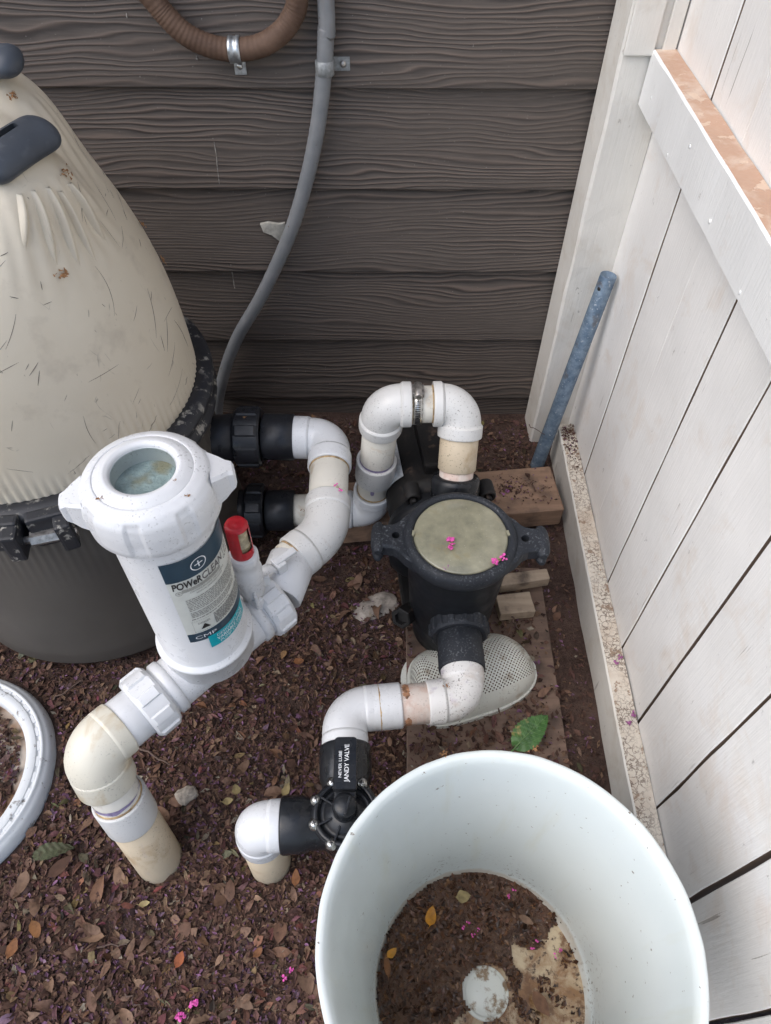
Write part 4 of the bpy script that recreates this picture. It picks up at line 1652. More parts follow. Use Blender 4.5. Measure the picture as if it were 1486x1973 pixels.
# foot
mb = MB()
mb.box((PX - .005, PY + .10, .052), (.15, .17, .022), zrot(.1), .004)
mb.box((PX - .005, PY + .10, .085), (.05, .10, .06), zrot(.1), .006)
mb.build('foot', 'motor', pump)

# ================================================================== SUCTION SIDE
e1 = at(895, 1347, SZ)
e2 = at(664, 1369, SZ)
vC = at(668, 1585, SZ)
e3 = at(497, 1592, SZ)
suc = thing('suction_pipe', (e1.x, e1.y, 0), 'white PVC pipe zigzagging from the pump inlet to the black valve', 'pipe')
straight(MB(), inl + ndir * .07, e1 - ndir * .03, .0278).build('pipe', 'pvc_rust', suc)
d12 = (e2 - e1).normalized()
elbow('elbow', 'pvc_dirty', suc, e1 - ndir * .050, e1, e1 + d12 * .052, .0285, .0308, .022)
straight(MB(), e1 + d12 * .04, e2 - d12 * .05, .0278).build('pipe', 'pvc_rust', suc)
m_ = MB()
hub(m_, e2 - d12 * .040, e2 - d12 * .078, .0312)
m_.lathe(e2 - d12 * .040, d12, [(0, .0312), (.001, .0302), (.004, .0302)], 36)
m_.build('coupling', 'pvc_new', suc)
dv2 = (vC - e2).normalized()
glue(suc, e2 - d12 * .0478, -d12, .0306)
for a_ in (20, 150, 260):
    smear(suc, e2 - d12 * .0850, d12, .0282, a_, a_ + 60, .009, 'rust', a_, 'rust_run')
elbow('elbow', 'pvc_new', suc, e2 - d12 * .048, e2, e2 + dv2 * .070, .0305, .0310, .030, bend=.032)
straight(MB(), e2 + dv2 * .06, e2 + dv2 * .098, .0282).build('pipe', 'pvc_new', suc)
mb = MB()
q = e2 + dv2 * .071
for k in range(4):
    mb.box(q + dv2 * (k * .0035) + Vector((.001 * (k % 2), 0, .0284)), (.0035, .0022, .0006), zrot(.3 * k))
mb.build('red_print', 'red_ink', suc)

valve = thing('diverter_valve', (vC.x, vC.y, 0), 'black plastic diverter valve with lettered handle beside the white bucket', 'valve')
mb = MB()
mb.lathe((vC.x, vC.y, 0), (0, 0, 1), [(.112, .020), (.118, .034), (.130, .0365), (.188, .0365), (.190, .0395), (.194, .0410), (.199, .0410), (.201, .039)], 64, True)
dl3 = (e3 - vC).normalized()
for d_, L in ((-dv2, .094), (dl3, .080)):
    c = Vector((vC.x, vC.y, SZ))
    mb.lathe(c, d_, [(.02, .030), (.045, .0305), (.052, .0335), (L - .003, .0345), (L, .0335), (L, .0290), (L - .006, .0285)], 44)
mb.build('valve_body', 'black', valve)
mb = MB()
mb.lathe((vC.x, vC.y, 0), (0, 0, 1), [(.201, .0390), (.204, .0385), (.2055, .0372), (.2055, .0335), (.2040, .0325), (.1990, .0315), (.1990, .0250), (.2020, .0240), (.2035, .018), (.206, .0165), (.2065, .0003)], 72)
cover = mb.build('cover', 'black', valve)
for a_ in (108, 150, 192, 238, 52, 8, -36, -80):
    a = R(a_ + 8)
    q = Vector((vC.x + math.cos(a) * .0385, vC.y + math.sin(a) * .0385, .2050))
    b_ = MB()
    b_.lathe(q, (0, 0, 1), [(-.006, .0068), (-.001, .0068), (0, .0050), (.0018, .0047), (.003, .0032), (.0035, .0003)], 18)
    sw = b_.build('screw', 'steel', valve)
    b_ = MB()
    rz = zrot(random.random() * 3)
    b_.box(q + Vector((0, 0, .0030)), (.0056, .0012, .0016), rz)
    b_.box(q + Vector((0, 0, .0031)), (.0012, .0056, .0016), rz)
    b_.build('cross_slot', 'ink', sw)
# ribs on the cover
for a_ in (150, 205, 250):
    a = R(a_)
    MB().box(Vector((vC.x + math.cos(a) * .024, vC.y + math.sin(a) * .024, .2035)), (.020, .0024, .005), zrot(a), .0006).build('cover_rib', 'black', cover)
# knob and handle
hd = Vector((.0, 1, 0))
hd = (at(672, 1470, .228) - at(670, 1575, .228))
hd.z = 0
hd.normalize()
hs = Vector((hd.y, -hd.x, 0))
kc_ = Vector((vC.x, vC.y, 0)) + Vector((.0, .002, 0))
mb = MB()
mb.lathe(kc_, (0, 0, 1), [(.204, .0150), (.222, .0150), (.226, .0140), (.229, .011), (.231, .005), (.2312, .0003)], 40)
mb.box(kc_ + Vector((.004, -.002, .2300)), (.003, .022, .0055), zrot(-.25), .001)
hk = mb.build('knob', 'black', valve)
mb = MB()
rotm = Matrix((hs, hd, Vector((0, 0, 1)))).transposed()
bm = bmesh.new()
pl = []
hw, l0, l1, rc_ = .0140, .016, .080, .005
for (cx_, cy_, a0_) in ((hw - rc_, l1 - rc_, 0), (-hw + rc_, l1 - rc_, 90), (-hw + .002, l0 + .002, 180), (hw - .002, l0 + .002, 270)):
    rr0 = rc_ if a0_ < 180 else .002
    for k in range(6):
        a = R(a0_ + 90 * k / 5)
        pl.append((cx_ + rr0 * math.cos(a), cy_ + rr0 * math.sin(a)))
nn = len(pl)
vs = []
for (sc2, z_) in ((1, .2205), (1, .2285), (.93, .2300)):
    for (x_, y_) in pl:
        vs.append(kc_ + hs * (x_ * sc2) + hd * ((y_ - .048) * (sc2 if sc2 == 1 else .975) + .048) + Vector((0, 0, z_)))
fs = [list(range(nn))[::-1], [2 * nn + k for k in range(nn)]]
for i in range(2):
    for k in range(nn):
        fs.append((i * nn + k, i * nn + (k + 1) % nn, (i + 1) * nn + (k + 1) % nn, (i + 1) * nn + k))
mb.add(vs, fs, False)
mb.box(kc_ + hd * .012 + Vector((0, 0, .2165)), (.026, .030, .010), rotm, .002)
hdl = mb.build('handle', 'black', valve)
bm.free()
def on_handle(off_side, start):
    return lambda x, y: kc_ + hd * (start + x) + hs * (off_side - y) + Vector((0, 0, .23035))
text_part('lettering', 'NEVER LUBE', .0052, 'white_ink', hdl, on_handle(-.0045, .030), width=.032, bold=.004)
text_part('lettering', 'JANDY VALVE', .0078, 'white_ink', hdl, on_handle(.0042, .0245), width=.0455, bold=.006)

# elbow on the valve's left port, going down into the soil
gl = at(522, 1662, 0.0)
lft = thing('ground_stub_pipe', (gl.x, gl.y, 0), 'white PVC elbow on the left of the black valve turning down into soil', 'pipe')
dw = (gl - e3).normalized()
elbow('elbow', 'pvc_new', lft, vC + dl3 * .079, e3, e3 + dw * .050, .0300, .0310, .024)
straight(MB(), e3 + dw * .04, gl + dw * .04, .0285).build('pipe', 'pvc_tan', lft)

# ================================================================== BUCKET AND LID
bk = Vector((.131, .090, .004))
rimc = Vector((.119, .103, .330))
bucket = thing('white_bucket', tuple(bk), 'open white plastic bucket with wet debris in the foreground', 'bucket')
def bucket_ring(t, r):
    return bk.lerp(rimc, t), r
bd_ = (rimc - bk)
H_ = bd_.length
RB, RR = .137, .1715
def br_(t):
    return RB + (RR - RB) * t
out_p = [(.0, .05), (.0, RB - .004), (.004, RB)] + [(H_ * k / 10, br_(k / 10)) for k in range(1, 10)]
mb = MB()
pr = [(.0, .001), (.0, RB - .004), (.004, RB)]
pr += [(H_ * k / 12, br_(k / 12)) for k in range(1, 12)]
pr += [(H_ * .955, br_(.955)), (H_ * .96, br_(.96) + .0055), (H_ * .985, br_(.985) + .0062), (H_ - .0025, RR + .0062), (H_ - .0006, RR + .0056), (H_, RR + .0040), (H_, RR + .0002), (H_ - .002, RR - .0020), (H_ * .96, br_(.96) - .0035)]
pr += [(H_ * k / 12, br_(k / 12) - .0035) for k in range(11, 0, -1)]
pr += [(.010, RB - .0040), (.006, RB - .010)]
mb.lathe(bk, bd_, pr, 160, mod=lambda t, th: (.0007 * noise.noise(Vector((math.cos(th) * 9, math.sin(th) * 9, t * 30))) if t > .1 else 0))
mb.build('bucket_shell', 'bucket', bucket)
MB().lathe(bk, bd_, [(.0062, RB - .002), (.0064, .05), (.0064, .0003)], 72).build('bucket_floor', 'bucket_floor', bucket)
nb = at(935, 1913, .012)
mb = MB()
mb.lathe(Vector((nb.x, nb.y, bk.z + .006)), bd_, [(0, .0300), (.001, .0295), (.0016, .0280), (.0018, .0262), (.003, .0250), (.004, .0238), (.0042, .0003)], 48)
mb.build('moulding_nub', 'nub', bucket)

lidc = Vector((-.657, .353, .0))
blid = thing('bucket_lid', tuple(lidc), 'white plastic bucket lid lying upturned on the ground at left', 'lid')
def lidmod(t, th):
    return .0012 * (1 if math.sin(th * 44) > 0 else -1) if .026 < t < .0295 else 0
mb = MB()
mb.lathe(lidc, (0, 0, 1), [(.012, .1290), (.022, .1310), (.028, .1335), (.030, .1370), (.0295, .1470), (.0290, .1480), (.0265, .1485), (.0265, .1530), (.0285, .1535), (.0285, .1575), (.026, .1580), (.024, .1625), (.018, .1660), (.004, .1690), (.000, .1690)], 176)
mb.build('rim', 'lid', blid)
mb = MB()
for k in range(40):
    a = 2 * PI * k / 40
    q = lidc + Vector((math.cos(a) * .1508, math.sin(a) * .1508, .0275))
    mb.box(q, (.0050, .0150, .0016), zrot(a), .0005)
o = mb.build('locking_teeth', 'lid', blid)
MB().lathe(lidc, (0, 0, 1), [(.012, .1295), (.011, .06), (.011, .0003)], 72).build('panel', 'lid_inner', blid)

# ================================================================== SMALLER THINGS
# blue-grey galvanised pipe leaning in the corner
pa = Vector((.332, 1.002, -.02))
pbk = Vector((.3805, 1.028, .430))
dp = (pbk - pa).normalized()
L = (pbk - pa).length
lp = thing('leaning_pipe', tuple(pa), 'blue grey galvanised metal pipe leaning in the fence corner', 'pipe')
mb = MB()
mb.lathe(pa, dp, [(0, .0138), (L - .001, .0138), (L, .0133), (L, .0116), (L - .06, .0116), (L - .06, .0002)], 32)
mb.build('pipe_tube', 'galv_pipe', lp)
hq = pbk - dp * .022
mb = MB()
vw = (CAM - hq).normalized()
vw = (vw - dp * vw.dot(dp)).normalized()
sdv = dp.cross(vw)
hdv = (vw * .86 + sdv * -.5).normalized()
mb.lathe(hq + hdv * .0131, hdv, [(0, .0030), (.0009, .0032), (.0009, .0002)], 14)
mb.build('drilled_hole', 'ink', lp)

def plank(name, c, size, rz, mat, label, cat, tilt=0.0, seed=1, group=None):
    m = zrot(rz) @ Matrix.Rotation(tilt, 3, 'Y')
    mb = MB()
    mb.box((0, 0, 0), size, None, min(size) * .06, 1)
    for v in mb.v:
        v += Vector((noise.noise(v * 20 + Vector((seed, 0, 0))), noise.noise(v * 20 + Vector((0, seed, 0))), noise.noise(v * 20 + Vector((0, 0, seed))))) * .0025
    mb.v = [m @ v for v in mb.v]
    o = mb.build(name, mat)
    o.location = c
    return tag(o, label, cat, group)

bA = (at(925, 915, .066) + at(1045, 897, .066) + at(1075, 985, .066) + at(960, 1005, .066)) / 4
plank('timber_block', (.130, .862, .040), (.43, .108, .052), .10, 'wood', 'reddish brown timber beam under the pump motor beside the fence corner', 'timber', seed=4)
plank('plywood_base', (.170, .535, .006), (.245, .40, .016), -.02, 'wood_dark', 'flat dirty plywood sheet under the pump and strainer basket', 'plywood', seed=9)
plank('wood_scrap', at(992, 1168, .032), (.060, .040, .022), .12, 'wood_pale', 'short pale wood offcut right beside the pump inlet', 'offcut', seed=2)
plank('wood_scrap', at(1008, 1118, .036), (.090, .024, .024), .16, 'wood_pale', 'thin split wood strip below the pump\'s right lid ear', 'offcut', seed=6)


def rock(name, c, r, sc3, mat, label, cat, seed):
    mb = MB()
    mb.sphere((0, 0, 0), r, 16, 10, sc3)
    for v in mb.v:
        k = 1 + .28 * noise.noise(v / r * 1.3 + Vector((seed, 0, 0))) + .10 * noise.noise(v / r * 4 + Vector((0, seed, 0)))
        v *= k
        v.x = max(-r * sc3[0] * .82, min(r * sc3[0] * .82, v.x))
    mb.v = [zrot(.6) @ v for v in mb.v]
    o = mb.build(name, mat)
    o.location = c
    for p in o.data.polygons: p.use_smooth = False
    return tag(o, label, cat)
rock('concrete_chip', at(722, 1172, -.006), .042, (1.2, .62, .36), 'concrete', 'rough pale concrete edge poking out left of the pump', 'concrete', 8)
q = at(360, 1531, .010)
rock('stone', q, .015, (1.25, .8, .7), 'stone', 'pale chunky stone between the return pipe and the valve', 'stone', 3)

# strainer basket lying on its side
ba = at(833, 1414, .008)
bb = at(1040, 1346, .008)
bx_ = (bb - ba); bx_.z = 0
BL = bx_.length
bx_.normalize()
by_ = Vector((-bx_.y, bx_.x, 0))
bc0 = (ba + bb) / 2
bask = thing('strainer_basket', tuple(bc0), 'white perforated strainer basket lying on the plywood below the pump inlet', 'strainer basket')
mb = MB()
NU, NV = 44, 18
vs, uvs = [], []
Wd, Hd = .128, .064
for i in range(NU + 1):
    t = i / NU
    s_ = (t - .5) * 2
    # plan: squarer at the left end, rounded at the right
    if s_ > 0:
        pw = (1 - s_ ** 2.6) ** .5 if s_ < 1 else 0
    else:
        pw = (1 - abs(s_) ** 6) ** .5 if s_ > -1 else 0
    pw = max(pw, .03)
    for j in range(NV + 1):
        a = PI * j / NV
        p = bc0 + bx_ * (s_ * BL * .56) + by_ * (Wd * .5 + (-math.cos(a)) * Wd * .5 * pw - Wd * .5 * (1 - pw) * .2) + Vector((0, 0, .006 + math.sin(a) ** .8 * Hd * min(1, pw * 1.15)))
        vs.append(p)
        uvs.append((t * BL * 1.12 / .0062, (j / NV) * (Wd * 1.35) / .0062))
fs = [(i * (NV + 1) + j, (i + 1) * (NV + 1) + j, (i + 1) * (NV + 1) + j + 1, i * (NV + 1) + j + 1) for i in range(NU) for j in range(4, NV)]
mb.add(vs, fs, True)
sh = mb.build('perforated_shell', 'basket_mesh', bask)
ul = sh.data.uv_layers.new(name='holes')
for lo_ in sh.data.loops:
    ul.data[lo_.index].uv = uvs[lo_.vertex_index]
MB().add(vs, [(i * (NV + 1) + j, (i + 1) * (NV + 1) + j, (i + 1) * (NV + 1) + j + 1, i * (NV + 1) + j + 1) for i in range(NU) for j in range(4)], True).build('collar', 'basket', bask)
# rim flange along the ground and the ribbed collar
mb = MB()
loop_pts = []
for i in range(NU + 1):
    loop_pts.append(vs[i * (NV + 1)])
for i in range(NU, -1, -1):
    loop_pts.append(vs[i * (NV + 1) + NV])
ctr = sum(loop_pts, Vector()) / len(loop_pts)
vv, ff = [], []
m = len(loop_pts)
for p in loop_pts:
    d = (p - ctr); d.z = 0
    d.normalize()
    for (o_, z_) in ((-.002, .002), (.013, .000), (.014, .004), (.004, .006), (.003, .016), (-.002, .016)):
        vv.append(Vector((p.x, p.y, .006)) + d * o_ + Vector((0, 0, z_)))
for k in range(m):
    k2 = (k + 1) % m
    for q_ in range(6):
        q2 = (q_ + 1) % 6
        ff.append((k * 6 + q_, k2 * 6 + q_, k2 * 6 + q2, k * 6 + q2))
mb.add(vv, ff, False)
mb.build('rim', 'basket', bask)
mb = MB()
pts_ = []
hA = at(800, 1290, .035); hB = at(852, 1325, .062)
for k in range(13):
    t = k / 12
    pts_.append(at(826, 1268, .06).lerp(at(862, 1345, .05), t) + Vector((.012 * math.sin(PI * t), 0, .020 * math.sin(PI * t))))
mb.sweep(pts_, .0048, 10)
mb.build('basket_handle', 'basket', bask)

# ------------------------------------------------------------------ leaves
def leaf_mesh(name, L=.024, W=.014, fold=.25, curl=.4, twist=0.0, seed=0, ser=0.0, nseg=6):
    rnd_ = random.Random(seed)
    vs, fs = [], []
    for i in range(nseg + 1):
        t = i / nseg
        wd = W * .5 * (math.sin(PI * min(1, t ** .8)) ** .75) * (1 + .18 * (rnd_.random() - .5))
        if i in (0, nseg): wd = W * .02
        x = (t - .5) * L
        z = curl * L * ((t - .5) ** 2) * 2
        tw = twist * (t - .5)
        for s in (-1, 1):
            pass
        for s in (-1, 0, 1):
            y = s * wd
            zz_ = z + abs(s) * fold * wd + s * tw * wd + (rnd_.random() - .5) * .0012 * (abs(s))
            vs.append((x + (rnd_.random() - .5) * .0010, y, zz_))
    for i in range(nseg):
        for s in (0, 1):
            fs.append((i * 3 + s, (i + 1) * 3 + s, (i + 1) * 3 + s + 1, i * 3 + s + 1))
    # stalk
    b0 = len(vs)
    vs += [(-L * .5, -.0004, curl * L * .5), (-L * .5, .0004, curl * L * .5), (-L * .72, .0015, curl * L * .5 + .001)]
    fs.append((b0, b0 + 1, b0 + 2))
    me = bpy.data.meshes.new(name)
    me.from_pydata(vs, [], fs)
    for p in me.polygons: p.use_smooth = True
    return me

LEAVES = []
for k in range(10):
    me = leaf_mesh('fallen_leaf', random.uniform(.024, .036), random.uniform(.013, .020), random.uniform(-.2, .6), random.uniform(-.4, .6), random.uniform(-1, 1), k)
    me.materials.append(M['leaf'])
    LEAVES.append(me)

solid = [(AX, AY, .238), (PX, PY, .06), (bk.x, bk.y, .150), (gp.x, gp.y, .033), (gl.x, gl.y, .03)]
def blocked(x, y, pad=0.0):
    for (a, b, r) in solid:
        if (x - a) ** 2 + (y - b) ** 2 < (r + pad) ** 2:
            return True
    return x > fx(y, .334) - pad or y > WY - .03

def inner_lid(x, y):
    d = math.hypot(x - lidc.x, y - lidc.y)
    return d < .122, .120 < d < .176

def place_leaf(me, x, y, z=None, name='fallen_leaf', size=1.0, tilt=.35):
    o = bpy.data.objects.new(name, me)
    COL.objects.link(o)
    o.location = (x, y, (gh(x, y) if z is None else z) + .0075)
    o.rotation_euler = (random.gauss(0, tilt), random.gauss(0, tilt), random.random() * 6.28)
    o.scale = (size,) * 3
    return o

cnt = 0
tries = 0
while cnt < 285 and tries < 4000:
    tries += 1
    px_ = random.uniform(-10, 1200)
    py_ = random.uniform(800, 1990)
    p = at(px_, py_, 0)
    x, y = p.x, p.y
    if blocked(x, y, .012) or x > .34:
        continue
    ins, on = inner_lid(x, y)
    if on: continue
    on_ply = .05 < x < .29 and .34 < y < .73
    if on_ply and random.random() < .55:
        continue
    o = place_leaf(random.choice(LEAVES), x, y, .018 if on_ply else (.014 if ins else None), size=random.choice((.35, .42, .5, .55, .6, .7, .8, .95, 1.1)) * (1.1 if py_ > 1600 else 1))
    tag(o, 'curled brown dead leaf lying loose among the litter on the ground', 'leaf', 'dead brown leaves scattered on the ground')
    cnt += 1

special = [
    ('leaf_orange', 75, 1795, .026, .014, 'orange brown pointed leaf at the left edge of the ground', -.9),
    ('leaf_orange', 30, 1828, .024, .014, 'rust red leaf lying lowest at the far left edge', 1.4),
    ('leaf_red', 347, 1848, .020, .012, 'small bright red and yellow leaf on the soil in front', 1.2),
    ('leaf_yellow', 456, 1524, .016, .013, 'pale yellow leaf above the white elbow of the valve', 1.9),
    ('leaf_yellow', 552, 1524, .020, .012, 'yellow leaf standing just left of the black valve', 1.2),
    ('leaf_yellow', 440, 1545, .016, .010, 'olive yellow leaf left of the pale yellow leaf', .2),
    ('leaf_orange', 577, 1278, .018, .012, 'round tan orange leaf lying right of the feeder base', .1),
    ('leaf_orange', 500, 1838, .014, .010, 'tiny orange curled leaf in the litter left of the bucket', .8),
    ('leaf_yellow', 280, 1742, .016, .008, 'small pale yellow leaf fragment in the litter below the return pipe', .2),
    ('leaf_orange', 572, 1694, .022, .012, 'upright brown orange leaf close to the left of the bucket', 1.6),
]
for i, (mt, px_, py_, L, W, lab_, rz) in enumerate(special):
    p = at(px_, py_, .006)
    me = leaf_mesh('fallen_leaf', L, W, .25, .3, .3, 40 + i)
    me.materials.append(M[mt])
    o = place_leaf(me, p.x, p.y, tilt=.12)
    o.location.z += .004
    o.rotation_euler.z = rz
    tag(o, lab_, 'leaf')

def big_leaf(name, tip, base, W, mat, label, lift=0.0, ser=.06, droop=.02, veins=True):
    tip, base = Vector(tip), Vector(base)
    ax_ = tip - base
    L = ax_.length
    d = ax_.normalized()
    s = d.cross(Vector((0, 0, 1))).normalized()
    up = s.cross(d)
    n = 26
    mb = MB()
    vs, fs = [], []
    for i in range(n + 1):
        t = i / n
        wd = W * .5 * math.sin(PI * t ** .75) ** .8 if 0 < t < 1 else 0
        wd *= 1 + ser * (1 if i % 2 else -1)
        for k in range(-4, 5):
            u = k / 4
            vs.append(base + d * (L * t) + s * (wd * u) + up * (abs(u) * wd * .22 + droop * math.sin(t * PI) + .0016 * math.sin(t * 38 + abs(u) * 6)))
    for i in range(n):
        for k in range(8):
            fs.append((i * 9 + k, i * 9 + k + 1, (i + 1) * 9 + k + 1, (i + 1) * 9 + k))
    mb.add(vs, fs, True)
    root = thing(name, tuple(base), label, 'leaf')
    mb.build('blade', mat, root)
    if veins:
        v_ = MB()
        mid = [base + d * (L * t) + up * (droop * math.sin(t * PI) + .0012) for t in [k / 12 for k in range(13)]]
        v_.sweep([base - d * .012] + mid, [.0012] + [.0011 * (1 - k / 13) + .0002 for k in range(13)], 6)
        for k in range(2, 11):
            t = k / 12
            wd = W * .5 * math.sin(PI * t ** .75) ** .8
            for sg in (-1, 1):
                a = base + d * (L * t) + up * (droop * math.sin(t * PI) + .0010)
                e_t = min(.98, t + .10)
                b = base + d * (L * e_t) + s * (sg * wd * .85) + up * (.85 * wd * .22 + droop * math.sin(e_t * PI) + .0014)
                v_.sweep([a, a.lerp(b, .5) - up * .0002, b], [.0006, .0005, .0002], 5)
        v_.build('veins', 'leaf_vein', root)
    return root
big_leaf('green_leaf', at(1056, 1378, .040), at(990, 1444, .020), .042, 'leaf_green', 'fresh green serrated leaf on the plywood above the bucket rim', droop=.006)
q = at(65, 1652, .012)
r1 = big_leaf('green_leaf', at(145, 1632, .014), at(62, 1650, .012), .022, 'leaf_olive', 'crumpled dark green leaf on the soil left of the return pipe', droop=.006, veins=False)

# ------------------------------------------------------------------ blossoms
def blossom(name, c, r, label, seed, mat='petal', tuft=10, centre=True, spread=(1, 1), nrm=(0, 0, 1), cat='blossom'):
    rnd_ = random.Random(seed)
    root = thing(name, tuple(c), label, cat)
    a_, b_, n_ = frame(nrm)
    mb = MB()
    for lobe in range(2):
        off = (a_ * spread[0] + b_ * spread[1]) * (r * .55 * (1 if lobe else -1))
        for k in range(tuft):
            th = rnd_.random() * 6.28
            rr = r * .42 * rnd_.random() ** .5
            p = Vector(c) + off + a_ * (rr * math.cos(th)) + b_ * (rr * math.sin(th)) + n_ * (.0015 + rnd_.random() * .003)
            e = r * .20 * (.7 + .6 * rnd_.random())
            vs = []
            for q_ in range(5):
                t2 = q_ * 1.2566 + rnd_.random() * .5
                vs.append(p + a_ * (e * math.cos(t2)) + b_ * (e * math.sin(t2)) + n_ * ((rnd_.random() - .5) * e * 1.2))
            vs.append(p + n_ * e * .2)
            mb.add(vs, [(q_, (q_ + 1) % 5, 5) for q_ in range(5)], False)
    mb.build('petals', mat, root)
    if centre:
        m2 = MB()
        for k in range(6):
            th = rnd_.random() * 6.28
            p = Vector(c) + a_ * (r * .16 * math.cos(th)) + b_ * (r * .16 * math.sin(th)) + n_ * .002
            m2.sphere(p, r * .07, 6, 4)
        m2.build('stamens', 'sepal', root)
    return root
blossom('pink_blossom', at(869, 1048, .3008), .012, 'bright pink double blossom on the clouded pump lid', 1, spread=(-.25, 1))
blossom('pink_blossom', at(962, 1080, .303), .011, 'pink blossom at the lower right edge of the pump lid', 2, spread=(1, .45))
blossom('pink_blossom', at(860, 1096, .3035), .004, 'tiny faded petal on the front of the pump lid ring', 3, 'petal_dull', 4, False)
blossom('pink_blossom', at(651, 940, .2935), .0095, 'small pink blossom on the vertical run of the filter outlet pipe', 4, 'petal', 4, True, spread=(-.6, 1))
blossom('purple_blossom', at(1134, 780, .12), .014, 'withered purple blossom caught at the foot of the fence corner', 5, 'petal_dull', 9, False, nrm=(-.6, -.5, .5))
blossom('purple_blossom', at(1190, 1273, .085), .009, 'dull purple petals on the middle of the lower fence rail', 6, 'petal_dull', 6, False)
blossom('purple_blossom', at(1216, 1385, .085), .011, 'purple blossom on the lower rail nearest the bucket', 7, 'petal_dull', 7, False)
blossom('purple_blossom', at(974, 950, .069), .008, 'purple petals on the timber beam behind the pump', 8, 'petal_dull', 5, False)
blossom('pink_blossom', at(362, 1946, .012), .012, 'fresh pink blossom on the soil at the bottom of the picture', 9, 'petal', 8, True)
blossom('pink_blossom', at(555, 1877, .012), .008, 'small pink blossom on the soil left of the bucket', 10, 'petal', 5, False)

def husk(c, r, label, seed, n=(0, 0, 1), mat='husk'):
    rnd_ = random.Random(seed)
    a_, b_, n_ = frame(n)
    mb = MB()
    for k in range(20):
        p = a_ * (rnd_.gauss(0, .38) * r) + b_ * (rnd_.gauss(0, .25) * r) + n_ * (.001 + rnd_.random() * .002)
        e = r * .24
        vs = [p + a_ * rnd_.uniform(-e, e) + b_ * rnd_.uniform(-e, e) + n_ * rnd_.uniform(0, e * .8) for _ in range(4)]
        mb.add(vs, [(0, 1, 2), (0, 2, 3), (0, 1, 3)], False)
    o = mb.build('dried_husk', mat)
    o.location = c
    return tag(o, label, 'debris')
husk(at(201, 960, .597), .007, 'brown husk on the front left of the feeder cap', 1)
husk(at(357, 957, .594), .007, 'brown twisted husk on the front right of the feeder cap', 2)
husk(at(338, 928, .604), .003, 'tiny tan flake on the feeder cap beside its window', 3)
husk(at(862, 1322, .190), .006, 'dark husk on the dirty elbow below the pump inlet', 4)
husk(at(856, 1453, .333), .005, 'reddish husk on the far rim of the bucket', 5)
husk(at(1030, 1446, .333), .0065, 'tan dried petal on the right part of the bucket rim', 6)
husk(at(472, 806, .320), .004, 'orange crumb on the upper black union', 7)
husk(at(603, 803, .306), .004, 'brown crumb on the elbow beside the upper black union', 8)
husk(at(590, 985, .122), .009, 'dry brown plant strand on the lower white pipe stub', 9)
for i, (px_, py_, lab_) in enumerate(((278, 430, 'cluster of dried blossoms on the right edge of the tank dome'), (318, 500, 'lower cluster of dried blossoms on the tank dome edge'), (122, 336, 'small brown husk below the front lifting handle'), (22, 190, 'brown dried stem between the two lifting handles'), (118, 530, 'flat brown flake stuck on the middle of the tank dome'))):
    h_ = dome_hit(px_, py_) or dome_hit(px_ - 8, py_ + 4) or dome_hit(px_ - 16, py_ + 10)
    if h_:
        nn_ = Vector((h_.x - AX, h_.y - AY, .12)).normalized()
        husk(h_ + nn_ * .001, .010, lab_, 20 + i, nn_)

# twigs
def twig(a, b, label, r=.0011, seed=1):
    rnd_ = random.Random(seed)
    a, b = Vector(a), Vector(b)
    pts_ = [a.lerp(b, k / 6) + Vector((rnd_.uniform(-1, 1), rnd_.uniform(-1, 1), rnd_.uniform(0, 1))) * .003 for k in range(7)]
    o = MB().sweep(pts_, [r * (1 - .08 * k) for k in range(7)], 6).build('twig', 'twig', loc=a)
    tag(o, label, 'twig')
twig(at(265, 1440, .010), at(325, 1470, .012), 'thin brown twig on the soil right of the cream elbow', .002, 1)
twig(at(100, 1352, .010), at(160, 1310, .012), 'thin twig on the soil between the lid and the tank', .0015, 2)
twig(at(190, 1826, .010), at(245, 1822, .010), 'short dark twig in the litter at lower left', .0012, 3)
twig(at(245, 1910, .010), at(270, 1945, .010), 'dark forked stick near the bottom of the picture', .0012, 4)
twig(at(985, 1190, .030), at(1000, 1215, .020), 'black bent stick on the plywood right of the pump inlet', .0022, 5)
twig(at(1018, 820, .10), at(1048, 838, .09), 'thin dry twig stuck at the foot of the fence post', .0010, 6)

# ------------------------------------------------------------------ fine litter (uncountable)
def litter(name, mat, pieces, label, cat='litter'):
    vs, fs, cols = [], [], []
    for (x, y, z, s, col, flat) in pieces:
        th = random.random() * 6.28
        ca, sa = math.cos(th), math.sin(th)
        L = s * random.uniform(.8, 1.5)
        W_ = s * random.uniform(.35, .8)
        tx, ty = random.gauss(0, flat), random.gauss(0, flat)
        fo = random.uniform(-.5, .7)
        base = len(vs)
        for (u, v_, h_) in ((-.5, 0, 0), (-.1, -.5, fo), (.5, random.uniform(-.15, .15), .1), (.05, .5, fo), (0, 0, -.1)):
            X, Y = u * L, v_ * W_
            vs.append((x + X * ca - Y * sa, y + X * sa + Y * ca, z + h_ * W_ * .6 + X * tx + Y * ty))
        fs += [(base, base + 1, base + 4), (base + 1, base + 2, base + 4), (base + 2, base + 3, base + 4), (base + 3, base, base + 4)]
        cols += [col] * 5
    me = bpy.data.meshes.new(name)
    me.from_pydata(vs, [], fs)
    ca_ = me.color_attributes.new('tint', 'FLOAT_COLOR', 'POINT')
    flatc = []
    for c_ in cols:
        flatc += [c_[0], c_[1], c_[2], 1]
    ca_.data.foreach_set('color', flatc)
    me.materials.append(M[mat])
    o = bpy.data.objects.new(name, me)
    COL.objects.link(o)
    return tag(o, label, cat, kind='stuff')

